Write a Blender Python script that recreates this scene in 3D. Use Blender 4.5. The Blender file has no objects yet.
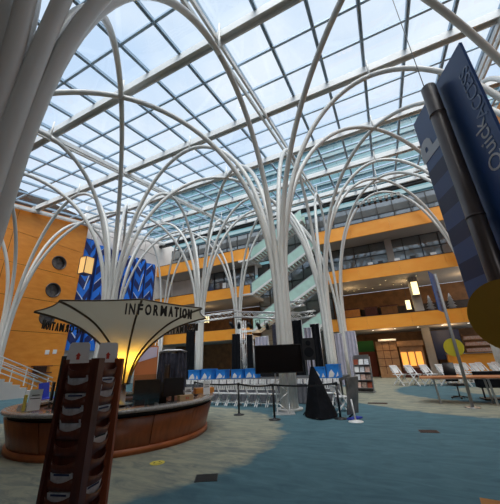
import bpy, math, random
from mathutils import Vector, Matrix
random.seed(7)
PI = math.pi
S = bpy.context.scene
COL = S.collection

# ------------------------------------------------------------------ materials
def mat(name, col, rough=0.6, metal=0.0, noise=0.0, scale=8.0, bump=0.0, stretch=None, spec=0.5, emit=None, estr=0.0, trans=0.0, col2=None):
    m = bpy.data.materials.new(name); m.use_nodes = True
    nt = m.node_tree; b = nt.nodes['Principled BSDF']
    b.inputs['Base Color'].default_value = (*col, 1); b.inputs['Roughness'].default_value = rough
    b.inputs['Metallic'].default_value = metal
    b.inputs['Specular IOR Level'].default_value = spec
    if trans: b.inputs['Transmission Weight'].default_value = trans
    if emit:
        b.inputs['Emission Color'].default_value = (*emit, 1); b.inputs['Emission Strength'].default_value = estr
    if noise or bump or col2:
        tc = nt.nodes.new('ShaderNodeTexCoord'); mp = nt.nodes.new('ShaderNodeMapping')
        nz = nt.nodes.new('ShaderNodeTexNoise'); nz.inputs['Scale'].default_value = scale; nz.inputs['Detail'].default_value = 5
        nt.links.new(tc.outputs['Object'], mp.inputs['Vector']); nt.links.new(mp.outputs['Vector'], nz.inputs['Vector'])
        if stretch: mp.inputs['Scale'].default_value = stretch
        if noise or col2:
            r = nt.nodes.new('ShaderNodeValToRGB'); r.color_ramp.elements[0].position = 0.3; r.color_ramp.elements[1].position = 0.7
            if col2: a, c = col, col2
            else:
                a = tuple(x*(1-noise) for x in col); c = tuple(min(1, x*(1+noise)) for x in col)
            r.color_ramp.elements[0].color = (*a, 1); r.color_ramp.elements[1].color = (*c, 1)
            nt.links.new(nz.outputs['Fac'], r.inputs['Fac']); nt.links.new(r.outputs['Color'], b.inputs['Base Color'])
        if bump:
            bp = nt.nodes.new('ShaderNodeBump'); bp.inputs['Strength'].default_value = bump
            nt.links.new(nz.outputs['Fac'], bp.inputs['Height']); nt.links.new(bp.outputs['Normal'], b.inputs['Normal'])
    return m

def glassmat(name, tint, fac, rough=0.03, gl=(1, 1, 1)):
    m = bpy.data.materials.new(name); m.use_nodes = True
    nt = m.node_tree; nt.nodes.remove(nt.nodes['Principled BSDF']); out = nt.nodes['Material Output']
    t = nt.nodes.new('ShaderNodeBsdfTransparent'); t.inputs['Color'].default_value = (*tint, 1)
    g = nt.nodes.new('ShaderNodeBsdfGlossy'); g.inputs['Roughness'].default_value = rough; g.inputs['Color'].default_value = (*gl, 1)
    x = nt.nodes.new('ShaderNodeMixShader'); x.inputs['Fac'].default_value = fac
    nt.links.new(t.outputs[0], x.inputs[1]); nt.links.new(g.outputs[0], x.inputs[2]); nt.links.new(x.outputs[0], out.inputs['Surface'])
    return m

M = {}
M['tube'] = mat('painted_white_steel', (0.66, 0.66, 0.635), 0.35, 0.0, 0.04, 1.5)
M['girder'] = mat('girder_paint', (0.72, 0.73, 0.72), 0.5, 0.0, 0.05, 2)
M['bar'] = mat('glazing_bar_aluminium', (0.40, 0.54, 0.68), 0.4, 0.0)
M['roofglass'] = glassmat('roof_glass', (0.90, 0.95, 0.99), 0.06, 0.02)
M['wood'] = mat('orange_wood_panel', (0.72, 0.235, 0.022), 0.45, 0, 0, 1.2, 0, (1, 1, 3), col2=(0.82, 0.31, 0.04))
M['parapet'] = mat('orange_parapet_panel', (0.93, 0.34, 0.030), 0.45, 0, 0, 0.9, 0, (1, 1, 2), col2=(0.97, 0.41, 0.055))
M['stone'] = mat('pale_stone', (0.86, 0.81, 0.77), 0.8, 0, 0.06, 1.2)
M['joint'] = mat('dark_joint', (0.05, 0.03, 0.02), 0.8)
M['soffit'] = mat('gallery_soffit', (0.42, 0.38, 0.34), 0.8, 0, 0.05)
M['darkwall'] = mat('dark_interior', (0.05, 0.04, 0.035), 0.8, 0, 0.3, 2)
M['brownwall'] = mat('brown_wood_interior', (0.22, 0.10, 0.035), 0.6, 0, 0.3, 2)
M['curtainglass'] = mat('dark_reflective_glazing', (0.25, 0.27, 0.28), 0.07, 0.6, 0.2, 0.7)
M['mullion'] = mat('black_mullion', (0.012, 0.013, 0.015), 0.5)
M['black'] = mat('black_plastic', (0.010, 0.010, 0.012), 0.45)
M['blackcloth'] = mat('black_cloth', (0.010, 0.011, 0.014), 0.95, 0, 0.3, 6, spec=0.08)
M['greycloth'] = mat('charcoal_cloth', (0.055, 0.055, 0.075), 0.95, 0, 0.35, 5, spec=0.1)
M['palecloth'] = mat('pale_grey_drape', (0.42, 0.41, 0.50), 0.95, 0, 0.1, 4)
M['screen'] = mat('screen_glass', (0.004, 0.004, 0.005), 0.18)
M['white'] = mat('white_plastic', (0.80, 0.80, 0.80), 0.4, 0, 0.03)
M['whitecloth'] = mat('white_skirting_cloth', (0.80, 0.79, 0.80), 0.9, 0, 0.12, 9)
M['skirtgrey'] = mat('grey_skirting', (0.16, 0.16, 0.18), 0.95, 0, 0.15, 9, spec=0.1)
M['polegrey'] = mat('grey_pole_paint', (0.26, 0.255, 0.25), 0.45)
M['paper'] = mat('paper', (0.78, 0.78, 0.78), 0.8, 0, 0.05, 3)
M['greypaper'] = mat('brochure_grey', (0.60, 0.62, 0.66), 0.6, 0, 0.3, 20)
M['ink'] = mat('black_lettering', (0.008, 0.008, 0.008), 0.5)
M['redink'] = mat('red_ink', (0.55, 0.05, 0.03), 0.6)
M['darkwood'] = mat('mahogany_rack', (0.095, 0.026, 0.016), 0.3, 0, 0.35, 6, 0, (6, 6, 0.5))
M['litwood'] = mat('mahogany_lit_edge', (0.32, 0.085, 0.035), 0.35, 0, 0.25, 6, 0, (6, 6, 0.5))  # rack mahogany again, brighter: light on the edge board put into the colour
M['deskwood'] = mat('desk_veneer', (0.235, 0.068, 0.022), 0.35, 0, 0.22, 2, 0, (5, 5, 0.6))
M['deskbase'] = mat('desk_plinth_wood', (0.42, 0.12, 0.035), 0.4, 0, 0.2, 3)
M['granite'] = mat('grey_countertop', (0.30, 0.28, 0.27), 0.15, 0, 0.3, 25)
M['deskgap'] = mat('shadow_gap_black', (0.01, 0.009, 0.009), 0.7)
M['amberwood'] = mat('amber_wood', (0.60, 0.24, 0.05), 0.4, 0, 0.15, 4)
M['tablewood'] = mat('table_veneer', (0.50, 0.20, 0.09), 0.4, 0, 0.15, 5)
M['metal'] = mat('brushed_metal', (0.45, 0.45, 0.46), 0.35, 0.9)
M['darkmetal'] = mat('bronze_pole', (0.10, 0.082, 0.078), 0.35, 0.4, 0.15, 3)
M['truss'] = mat('truss_aluminium', (0.70, 0.70, 0.70), 0.3, 0.6)
M['ribmetal'] = mat('canopy_rib', (0.10, 0.075, 0.05), 0.4, 0.5)
M['blue'] = mat('artwork_blue', (0.010, 0.17, 0.74), 0.7, 0, 0.15, 0.8)
M['navy'] = mat('artwork_navy', (0.006, 0.018, 0.12), 0.7)
M['artwhite'] = mat('artwork_white_line', (0.62, 0.68, 0.80), 0.7)
M['signblue'] = mat('sign_blue', (0.035, 0.115, 0.36), 0.35, 0, 0.05, 2)
M['signstripe'] = mat('sign_blue_stripe', (0.075, 0.13, 0.33), 0.45)
M['signdark'] = mat('sign_dark_stripe', (0.024, 0.040, 0.12), 0.45)
M['signwhite'] = mat('sign_lettering', (0.70, 0.76, 0.84), 0.35)
M['signfade'] = mat('sign_lettering_pale', (0.24, 0.35, 0.60), 0.35)
M['disc'] = mat('yellow_disc_backlit', (0.36, 0.20, 0.010), 0.5, 0, 0.05, 3)  # near yellow disc, its backlit shade put into a darker colour
M['yellowdisc'] = mat('yellow_disc', (0.62, 0.50, 0.03), 0.5, 0, 0.05, 3)
M['crate'] = mat('blue_crate', (0.02, 0.22, 0.70), 0.5, 0, 0.2, 4)
M['tealbalu'] = mat('green_glass_balustrade', (0.48, 0.70, 0.62), 0.2, 0, 0.08, 2)
M['towerA'] = mat('tower_teal_glass', (0.11, 0.24, 0.265), 0.3, 0, 0.12, 0.25)
M['towerB'] = mat('tower_dark_glass', (0.06, 0.14, 0.165), 0.25, 0, 0.3, 0.3)
M['towerC'] = mat('tower_spandrel', (0.25, 0.36, 0.375), 0.5, 0, 0.06, 0.4)
M['lantern'] = mat('lantern_amber', (0.9, 0.6, 0.25), 0.6, emit=(1.0, 0.55, 0.16), estr=0.45)
M['lanternbright'] = mat('lantern_cream', (1, 0.85, 0.5), 0.6, emit=(1.0, 0.80, 0.38), estr=1.8)
M['lamp'] = mat('lamp_white', (1, 1, 1), 0.6, emit=(1.0, 0.93, 0.8), estr=4.0)
M['shopglow'] = mat('lit_case', (0.9, 0.5, 0.1), 0.6, emit=(1.0, 0.42, 0.07), estr=0.9)
M['cab'] = mat('tan_wood_cabinet', (0.46, 0.25, 0.12), 0.5, 0, 0.15, 4)
M['green'] = mat('green_panel', (0.03, 0.16, 0.03), 0.7)
M['redpanel'] = mat('red_brown_panel', (0.25, 0.05, 0.02), 0.7)
M['grille'] = mat('floor_grille_metal', (0.03, 0.032, 0.035), 0.5, 0.4)
M['rustgrille'] = mat('brown_grille', (0.075, 0.045, 0.04), 0.6, 0.2)
M['sticker'] = mat('yellow_sticker', (0.75, 0.62, 0.10), 0.6)
M['tissue'] = mat('tan_carton', (0.45, 0.30, 0.16), 0.7)
M['step'] = mat('pale_step', (0.55, 0.52, 0.50), 0.7)
M['clear'] = glassmat('clear_acrylic', (0.86, 0.92, 0.92), 0.10, 0.05)
M['holegrey'] = mat('porthole_grey', (0.18, 0.17, 0.17), 0.4, 0.2, 0.5, 3)
M['chairblue'] = mat('blue_seat', (0.03, 0.05, 0.42), 0.8)
M['figure'] = mat('grey_wire_form', (0.40, 0.40, 0.40), 0.7)
M['orangepanel'] = mat('rust_poster', (0.55, 0.18, 0.06), 0.7)
M['lilac'] = mat('lilac_poster', (0.60, 0.55, 0.72), 0.7)
M['leaf'] = mat('shelf_stock', (0.30, 0.22, 0.18), 0.7, 0, 0.6, 12)
M['stagegrey'] = mat('stage_deck', (0.06, 0.065, 0.07), 0.7, 0, 0.3, 3)
M['mag'] = mat('magazine_covers', (0.55, 0.22, 0.14), 0.5, 0, 0, 14, col2=(0.55, 0.55, 0.52))

# canopy: translucent cloth
m = bpy.data.materials.new('canopy_fabric'); m.use_nodes = True
nt = m.node_tree; nt.nodes.remove(nt.nodes['Principled BSDF'])
d = nt.nodes.new('ShaderNodeBsdfDiffuse'); d.inputs['Color'].default_value = (0.34, 0.34, 0.30, 1)
t = nt.nodes.new('ShaderNodeBsdfTranslucent'); t.inputs['Color'].default_value = (0.50, 0.44, 0.33, 1)
x = nt.nodes.new('ShaderNodeMixShader'); x.inputs['Fac'].default_value = 0.42
nt.links.new(d.outputs[0], x.inputs[1]); nt.links.new(t.outputs[0], x.inputs[2]); nt.links.new(x.outputs[0], nt.nodes['Material Output'].inputs['Surface'])
M['canopy'] = m

# carpet: teal field with sage discs and a ring, woven in brush strokes
m = bpy.data.materials.new('patterned_carpet'); m.use_nodes = True
nt = m.node_tree; N = nt.nodes; L = nt.links; bs = N['Principled BSDF']; bs.inputs['Roughness'].default_value = 0.85
bs.inputs['Specular IOR Level'].default_value = 0.25
tc = N.new('ShaderNodeTexCoord')
def nd(t, **k):
    n = N.new(t)
    for a, b in k.items(): setattr(n, a, b)
    return n
def math_(op, a, b=None):
    n = nd('ShaderNodeMath', operation=op)
    for i, v in enumerate((a, b)):
        if v is None: continue
        if isinstance(v, (int, float)): n.inputs[i].default_value = v
        else: L.new(v, n.inputs[i])
    return n.outputs[0]
warp = nd('ShaderNodeTexNoise'); warp.inputs['Scale'].default_value = 2.2; warp.inputs['Detail'].default_value = 3
L.new(tc.outputs['Object'], warp.inputs['Vector'])
def distto(cx, cy):
    v = nd('ShaderNodeVectorMath', operation='DISTANCE'); v.inputs[1].default_value = (cx, cy, 0)
    L.new(tc.outputs['Object'], v.inputs[0])
    return math_('ADD', v.outputs['Value'], math_('MULTIPLY', math_('SUBTRACT', warp.outputs['Fac'], 0.5), 0.7))
d1 = distto(-7.5, 6.1); d2 = distto(4.5, 18.2)
def edge(dv, r, w=0.12):   # 1 inside radius r
    n = nd('ShaderNodeMapRange'); n.inputs['From Min'].default_value = r-w; n.inputs['From Max'].default_value = r+w
    n.inputs['To Min'].default_value = 1; n.inputs['To Max'].default_value = 0
    L.new(dv, n.inputs['Value']); return n.outputs[0]
ring = math_('SUBTRACT', edge(d2, 8.0), edge(d2, 4.9))
sage = math_('MAXIMUM', math_('MAXIMUM', edge(d1, 4.85), ring), edge(d2, 2.2))
d3 = distto(-2.5, 27.5)
sage = math_('MAXIMUM', sage, edge(d3, 6.0))
mpv = nd('ShaderNodeMapping'); mpv.inputs['Rotation'].default_value = (0, 0, 0.6); mpv.inputs['Scale'].default_value = (1.1, 3.2, 1)
L.new(tc.outputs['Object'], mpv.inputs['Vector'])
n1 = nd('ShaderNodeTexNoise'); n1.inputs['Scale'].default_value = 1.3; n1.inputs['Detail'].default_value = 6; n1.inputs['Roughness'].default_value = 0.65
n1.inputs['Distortion'].default_value = 1.2
L.new(mpv.outputs['Vector'], n1.inputs['Vector'])
r1 = nd('ShaderNodeValToRGB'); e = r1.color_ramp.elements
e[0].position = 0.30; e[0].color = (0.052, 0.112, 0.142, 1); e[1].position = 0.72; e[1].color = (0.095, 0.190, 0.220, 1)
r2 = nd('ShaderNodeValToRGB'); e = r2.color_ramp.elements
e[0].position = 0.34; e[0].color = (0.165, 0.185, 0.17, 1); e[1].position = 0.60; e[1].color = (0.33, 0.325, 0.24, 1)
L.new(n1.outputs['Fac'], r1.inputs['Fac']); L.new(n1.outputs['Fac'], r2.inputs['Fac'])
mx = nd('ShaderNodeMix', data_type='RGBA'); L.new(sage, mx.inputs['Factor']); L.new(r1.outputs[0], mx.inputs['A']); L.new(r2.outputs[0], mx.inputs['B'])
L.new(mx.outputs['Result'], bs.inputs['Base Color'])
M['carpet'] = m

# ------------------------------------------------------------------ mesh helpers
class MB:
    def __init__(s): s.v = []; s.f = []; s.sm = []; s.mi = []
    def add(s, vs, fs, smooth=False, mi=0):
        o = len(s.v); s.v += [tuple(v) for v in vs]
        for f in fs: s.f.append([i+o for i in f]); s.sm.append(smooth); s.mi.append(mi)
        return s
    def box(s, x0, x1, y0, y1, z0, z1, mi=0):
        v = [(x, y, z) for z in (z0, z1) for y in (y0, y1) for x in (x0, x1)]
        return s.add(v, [(0, 2, 3, 1), (4, 5, 7, 6), (0, 1, 5, 4), (2, 6, 7, 3), (0, 4, 6, 2), (1, 3, 7, 5)], False, mi)
    def obox(s, c, ax, ay, az, hx, hy, hz, mi=0):
        c = Vector(c); ax = Vector(ax).normalized()*hx; ay = Vector(ay).normalized()*hy; az = Vector(az).normalized()*hz
        v = [c+ax*i+ay*j+az*k for k in (-1, 1) for j in (-1, 1) for i in (-1, 1)]
        return s.add(v, [(0, 2, 3, 1), (4, 5, 7, 6), (0, 1, 5, 4), (2, 6, 7, 3), (0, 4, 6, 2), (1, 3, 7, 5)], False, mi)
    def beam(s, a, b, w, h, up=(0, 0, 1), mi=0):
        a = Vector(a); b = Vector(b); d = (b-a); L_ = d.length; d.normalize()
        u = Vector(up); sd = d.cross(u)
        if sd.length < 1e-4: sd = d.cross(Vector((1, 0, 0)))
        sd.normalize(); u = sd.cross(d)
        return s.obox((a+b)/2, d, sd, u, L_/2, w/2, h/2, mi)
    def tube(s, pts, r, n=10, cap=True, mi=0):
        pts = [Vector(p) for p in pts]; vs = []; fs = []
        t = (pts[1]-pts[0]).normalized(); ref = Vector((0, 0, 1)) if abs(t.z) < 0.9 else Vector((1, 0, 0))
        nrm = (ref-t*ref.dot(t)).normalized()
        for i, p in enumerate(pts):
            if i == 0: t = pts[1]-pts[0]
            elif i == len(pts)-1: t = pts[-1]-pts[-2]
            else: t = pts[i+1]-pts[i-1]
            t.normalize(); nrm = (nrm-t*nrm.dot(t)).normalized(); b = t.cross(nrm)
            rr = r[i] if isinstance(r, (list, tuple)) else r
            vs += [p+(nrm*math.cos(2*PI*k/n)+b*math.sin(2*PI*k/n))*rr for k in range(n)]
        for i in range(len(pts)-1):
            fs += [(i*n+k, i*n+(k+1) % n, (i+1)*n+(k+1) % n, (i+1)*n+k) for k in range(n)]
        s.add(vs, fs, True, mi)
        if cap:
            o = len(s.v)-len(vs)
            s.f.append([o+k for k in range(n)][::-1]); s.sm.append(False); s.mi.append(mi)
            s.f.append([o+(len(pts)-1)*n+k for k in range(n)]); s.sm.append(False); s.mi.append(mi)
        return s
    def cyl(s, x, y, z0, z1, r, n=20, r2=None, mi=0):
        return s.tube([(x, y, z0), (x, y, z1)], [r, r if r2 is None else r2], n, True, mi)
    def lathe(s, prof, n=32, c=(0, 0), a0=0, a1=2*PI, mi=0, smooth=True):
        full = abs(a1-a0-2*PI) < 1e-6; k = n if full else n+1
        vs = []
        for i in range(k):
            a = a0+(a1-a0)*i/n
            vs += [(c[0]+r*math.cos(a), c[1]+r*math.sin(a), z) for r, z in prof]
        p = len(prof); fs = []
        for i in range(n):
            j = (i+1) % k
            fs += [(i*p+q, j*p+q, j*p+q+1, i*p+q+1) for q in range(p-1)]
        return s.add(vs, fs, smooth, mi)
    def prism(s, poly, y0, y1, plane='xz', mi=0):
        n = len(poly)
        f3 = {'xz': lambda a, b, c: (a, c, b), 'yz': lambda a, b, c: (c, a, b), 'xy': lambda a, b, c: (a, b, c)}[plane]
        vs = [f3(a, b, y0) for a, b in poly]+[f3(a, b, y1) for a, b in poly]
        return s.add(vs, [list(range(n))[::-1], list(range(n, 2*n))]+[(i, (i+1) % n, n+(i+1) % n, n+i) for i in range(n)], False, mi)
    def sphere(s, c, r, n=14, m_=8, sx=1, sy=1, sz=1, mi=0):
        vs = []; fs = []
        for i in range(m_+1):
            ph = PI*i/m_
            vs += [(c[0]+sx*r*math.sin(ph)*math.cos(2*PI*k/n), c[1]+sy*r*math.sin(ph)*math.sin(2*PI*k/n), c[2]+sz*r*math.cos(ph)) for k in range(n)]
        for i in range(m_): fs += [(i*n+k, (i+1)*n+k, (i+1)*n+(k+1) % n, i*n+(k+1) % n) for k in range(n)]
        return s.add(vs, fs, True, mi)
    def drape(s, x0, x1, y, z0, z1, amp=0.06, folds=6, mi=0, flare=0.0):
        n = folds*6; vs = []; rows = 6
        for j in range(rows+1):
            z = z0+(z1-z0)*j/rows; fl = flare*(1-j/rows)
            for i in range(n+1):
                u = i/n; xx = x0-fl+(x1-x0+2*fl)*u
                vs.append((xx, y+amp*math.sin(u*folds*2*PI+0.4*math.sin(j)), z))
        k = len(vs); vs += [(a, b+0.012, c) for a, b, c in vs]
        fs = []
        for j in range(rows):
            for i in range(n):
                a = j*(n+1)+i; q = (a, a+1, a+n+2, a+n+1); fs.append(q); fs.append(tuple(k+w for w in q[::-1]))
        return s.add(vs, fs, True, mi)
    def build(s, name, mats, parent=None):
        me = bpy.data.meshes.new(name); me.from_pydata(s.v, [], s.f)
        for mm in (mats if isinstance(mats, (list, tuple)) else [mats]): me.materials.append(mm)
        me.polygons.foreach_set('use_smooth', s.sm); me.polygons.foreach_set('material_index', s.mi); me.update()
        o = bpy.data.objects.new(name, me); COL.objects.link(o)
        if parent: o.parent = parent
        return o

def tag(o, label, cat, group=None, kind=None):
    if label: o['label'] = label
    if cat: o['category'] = cat
    if group: o['group'] = group
    if kind: o['kind'] = kind
    return o
def thing(name, label, cat, loc=(0, 0, 0), rz=0, group=None):
    o = bpy.data.objects.new(name, None); COL.objects.link(o); o.empty_display_size = 0.2
    o.location = loc; o.rotation_euler = (0, 0, rz)
    return tag(o, label, cat, group)
def struct(o): o['kind'] = 'structure'; return o
def sempty(name):
    o = bpy.data.objects.new(name, None); COL.objects.link(o); o['kind'] = 'structure'; return o
def dup(root, loc, rz, label=None, group=None):
    r = root.copy(); COL.objects.link(r); r.location = loc; r.rotation_euler = (0, 0, rz)
    if label: r['label'] = label
    if group: r['group'] = group
    for ch in list(root.children):
        c = ch.copy(); COL.objects.link(c); c.parent = r
        for g in list(ch.children):
            d_ = g.copy(); COL.objects.link(d_); d_.parent = c
    return r
def text2d(body, size, depth=0.01, bold=0.0):
    cu = bpy.data.curves.new('lettering', 'FONT'); cu.body = body; cu.size = size; cu.extrude = depth/2; cu.resolution_u = 3; cu.offset = bold
    o = bpy.data.objects.new('lettering', cu); me = bpy.data.meshes.new_from_object(o)
    v = [tuple(q.co) for q in me.vertices]; f = [list(p.vertices) for p in me.polygons]
    bpy.data.objects.remove(o); bpy.data.curves.remove(cu); bpy.data.meshes.remove(me)
    return v, f

# ------------------------------------------------------------------ camera (building axes: X along the back wall, Y into depth)
f = 283.0
def nrm(v): return Vector(v).normalized()
up = nrm((-27, 722, -283)); e2 = Vector((147, -105, -283)); e2 = (e2-up*e2.dot(up)).normalized(); e1 = e2.cross(up)
cam = bpy.data.cameras.new('camera'); co = bpy.data.objects.new('camera', cam); COL.objects.link(co)
cam.sensor_fit = 'HORIZONTAL'; cam.sensor_width = 36; cam.lens = f/500*36; cam.clip_start = 0.05; cam.clip_end = 500
R3 = Matrix((e1, e2, up)); co.matrix_world = Matrix.Translation((0, 0, 1.6)) @ R3.to_4x4()
S.camera = co

# ------------------------------------------------------------------ setting
XL, XR, YB, YN = -26.0, 8.6, 27.0, -8.0
def roofz(y): return 13.02+0.168*y
b = MB(); b.add([(-40, -9, 0), (12, -9, 0), (12, 40, 0), (-40, 40, 0), (-40, -9, -.2), (12, -9, -.2), (12, 40, -.2), (-40, 40, -.2)],
                [(0, 1, 2, 3), (7, 6, 5, 4), (0, 4, 5, 1), (1, 5, 6, 2), (2, 6, 7, 3), (3, 7, 4, 0)])
struct(b.build('floor', M['carpet']))

# glazed roof
ceil = sempty('ceiling')
b = MB(); x0, x1, y0, y1 = XL-0.2, XR+0.2, 0.6, YB+0.2
b.add([(x0, y0, roofz(y0)), (x1, y0, roofz(y0)), (x1, y1, roofz(y1)), (x0, y1, roofz(y1))], [(0, 1, 2, 3)])
b.build('glass', M['roofglass'], ceil)
k = 0
xr = 6.55
while xr-1.775*k > XL:
    X = xr-1.775*k; k += 1
    MB().beam((X-0.045, YN, roofz(YN)-.07), (X-0.045, YB+.1, roofz(YB+.1)-.07), 0.05, 0.14).beam((X+0.045, YN, roofz(YN)-.07), (X+0.045, YB+.1, roofz(YB+.1)-.07), 0.05, 0.14).beam((X, YN, roofz(YN)-.02), (X, YB+.1, roofz(YB+.1)-.02), 0.15, 0.04).build('rafter', M['bar'], ceil)
MB().beam((8.3, YN, roofz(YN)-.07), (8.3, YB+.1, roofz(YB+.1)-.07), 0.12, 0.14).build('rafter', M['bar'], ceil)
Y = 6.35-1.65*8
while Y < YB:
    MB().beam((x0, Y, roofz(Y)-.06), (x1, Y, roofz(Y)-.06), 0.10, 0.12).build('purlin', M['bar'], ceil); Y += 1.65

names = ['second nearest cross girder overhead', 'cross girder nearest overhead', 'third cross girder of the glass roof', 'fourth cross girder of the glass roof', 'cross girder of the glass roof just in front of the galleries']
glabels = ['pale steel cross girder of the glass roof almost directly overhead',
           'pale steel cross girder of the glass roof at top left, met by the nearest arches',
           'pale steel cross girder of the glass roof above the central column',
           'pale steel cross girder of the glass roof just behind the central column',
           'pale steel cross girder of the glass roof before the teal reflections of the tower',
           'pale steel cross girder of the glass roof nearest the orange galleries']
for i, Y in enumerate((1.40, 6.35, 11.30, 15.95, 20.6, 25.2)):
    zc = roofz(Y)-0.34
    b = MB()
    b.box(x0+.3, x1-.3, -0.17, -0.11, -0.20, 0.20).box(x0+.3, x1-.3, 0.11, 0.17, -0.20, 0.20)
    b.box(x0+.3, x1-.3, -0.11, 0.11, 0.0, 0.10)
    g = b.build('roof_girder', M['girder']); g.location = (0, Y, zc)
    tag(g, glabels[i], 'girder', 'cross girders of the glass roof')
for i, X in enumerate((6.55, -4.1, -14.75, -25.4)):
    lab = ['pale double roof beam running into depth at right behind the blue sign', 'pale double roof beam running into depth above the central column',
           'pale double roof beam running into depth above the information canopy', 'pale double roof beam running along the top of the left wall'][i]
    r = thing('roof_beam', lab, 'roof beam', (X, 0, 0), 0, 'long beams of the glass roof')
    for dx in (-0.13, 0.13):
        MB().beam((dx, YN+.2, roofz(YN+.2)-.62), (dx, YB-.2, roofz(YB-.2)-.62), 0.10, 0.24).build('flange', M['girder'], r)

struct(MB().add([(x0, YN, roofz(YN)), (x1, YN, roofz(YN)), (x1, .6, roofz(.6)), (x0, .6, roofz(.6)), (x0, YN, roofz(YN)+.3), (x1, YN, roofz(YN)+.3), (x1, .6, roofz(.6)+.3), (x0, .6, roofz(.6)+.3)], [(3, 2, 1, 0), (4, 5, 6, 7), (0, 1, 5, 4), (1, 2, 6, 5), (2, 3, 7, 6), (3, 0, 4, 7)]).build('ceiling_solid', M['soffit']))
struct(MB().box(-27, 9, YN-.3, YN, 0, 13).build('wall_near', M['brownwall']))
struct(MB().box(XR, XR+.3, YN, 4.0, 0, 13.5).build('wall_right_near', M['brownwall']))
# tree columns ------------------------------------------------------
CX = [-24.3, -14.05, -3.77, 6.41]; CY = [1.10, 10.86, 19.65, 26.38]
ZS, DZ, TR = 3.57, 1.12, 0.112
collab = {
 (2, 0): 'near tree column whose thick dark tubes fill the top left corner',
 (2, 1): 'white tree column at centre, rising behind the black screen',
 (2, 2): 'white tree column just right of and behind the central column, left of the pair',
 (2, 3): 'white tree column before the galleries, right one of the pair beside the central column',
 (1, 1): 'white tree column rising behind the lit information canopy',
 (1, 2): 'white tree column right of the blue hanging, above the canopy tip',
 (1, 3): 'white tree column against the galleries, left of the glass stairs',
 (1, 0): 'tree column at left outside the view whose arches cross the left roof',
 (0, 0): 'tree column at far left outside the view beside the near stairs',
 (0, 1): 'white tree column at the left picture edge before the orange portholes',
 (0, 2): 'slim white tree column seen behind the canopy column before the blue hanging',
 (0, 3): 'slim white tree column in the far left corner beside the pale stone wall',
 (3, 0): 'tree column behind the camera at right, its arches overhead',
 (3, 1): 'tree column right of the blue sign whose arch sweeps over its top corner',
 (3, 2): 'white tree column hidden behind the near blue sign',
 (3, 3): 'white tree column at the right end of the galleries, foot behind the near yellow disc',
}
for i, X in enumerate(CX):
    for j, Y in enumerate(CY):
        if (i, j) in ((0, 0), (3, 0)): 
            pass
        root = thing('tree_column', collab[(i, j)], 'column', (X, Y, 0), 0, 'white tree columns of the atrium')
        for dx in (-1, 0, 1):
            for dy in (-1, 0, 1):
                if dx == 0 and dy == 0: continue
                if not (0 <= i+dx < len(CX)): continue
                if j+dy >= len(CY): continue
                nx = CX[i+dx]; ny = CY[j+dy] if j+dy >= 0 else CY[0]-8.6
                mx_, my_ = (nx-X)/2, (ny-Y)/2
                za = roofz(Y+my_)-DZ-(.68 if dx == 0 and my_*2+Y*2 < 14 and i == 2 and ny > 0 and min(Y, ny) < 2 else 0)
                a = math.atan2(dy, dx); ox, oy = 0.22*math.cos(a), 0.22*math.sin(a)
                pts = [(ox, oy, 0), (ox, oy, ZS*.5)]
                for t in range(0, 25):
                    th = PI/2*t/24; v_ = math.sin(th); u = 1-max(0, 1-v_**2.32)**(1/1.94)
                    pts.append((ox+(mx_-ox)*u, oy+(my_-oy)*u, ZS+(za-ZS)*v_))
                MB().tube(pts, TR, 12).build('branch', M['tube'], root)
                if (dx, dy) in ((1, 0), (0, 1)) or (dx == 1 and dy == 1):
                    zt = roofz(Y+my_)
                    MB().tube([(mx_, my_, za), (mx_, my_, zt-0.1)], 0.05, 8).build('strut', M['tube'], root)
        MB().cyl(0, 0, 0, 0.06, 0.46, 24).build('base_plate', M['tube'], root)

# left wall: orange boards with portholes ----------------------------
def panel_with_hole(b, X, y0, y1, z0, z1, hy, hz, r, depth=0.45, n=36):
    angs = sorted(set([2*PI*k/n for k in range(n)]+[math.atan2(z-hz, y-hy) % (2*PI) for y in (y0, y1) for z in (z0, z1)]))
    inn, outp, back = [], [], []
    for a in angs:
        c, s_ = math.cos(a), math.sin(a)
        inn.append((X, hy+r*c, hz+r*s_)); back.append((X-depth, hy+r*c, hz+r*s_))
        t = 1e9
        if c > 1e-9: t = min(t, (y1-hy)/c)
        if c < -1e-9: t = min(t, (y0-hy)/c)
        if s_ > 1e-9: t = min(t, (z1-hz)/s_)
        if s_ < -1e-9: t = min(t, (z0-hz)/s_)
        outp.append((X, hy+t*c, hz+t*s_))
    m_ = len(angs)
    b.add(inn+outp+back, [(k, m_+k, m_+(k+1) % m_, (k+1) % m_) for k in range(m_)]+[(k, (k+1) % m_, 2*m_+(k+1) % m_, 2*m_+k) for k in range(m_)])
wl = sempty('wall_left')
XW = -25.8
rows = [(0.0, 1.95), (1.98, 4.5), (4.53, 7.08), (7.11, 9.62), (9.65, 12.2), (12.23, 16.2)]
holes = {2: 5.75, 3: 8.1, 4: 10.62}
MB().box(XW-.7, XW-.5, -7.8, 16.35, 0, 16.2).build('backing', M['joint'], wl)
seams = [(-7.8, 0.9), (0.93, 10.3), (10.33, 16.3)]
for q, (z0, z1) in enumerate(rows):
    for y0, y1 in seams:
        zt0 = min(z1, roofz(y0)-0.2); zt1 = min(z1, roofz(y1)-0.2)
        b = MB()
        if q in holes and y0 > 10: panel_with_hole(b, XW, y0, y1, z0, z1, 14.3, holes[q], 0.64)
        else: b.add([(XW, y0, z0), (XW, y1, z0), (XW, y1, zt1), (XW, y0, zt0), (XW-.05, y0, z0), (XW-.05, y1, z0), (XW-.05, y1, zt1), (XW-.05, y0, zt0)],
                    [(0, 1, 2, 3), (7, 6, 5, 4), (0, 4, 5, 1), (1, 5, 6, 2), (2, 6, 7, 3), (3, 7, 4, 0)])
        b.build('panel', M['wood'], wl)
MB().box(XW-.5, XW-.03, 16.3, 16.36, 0, 15.6).build('end_panel', M['wood'], wl)
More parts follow.
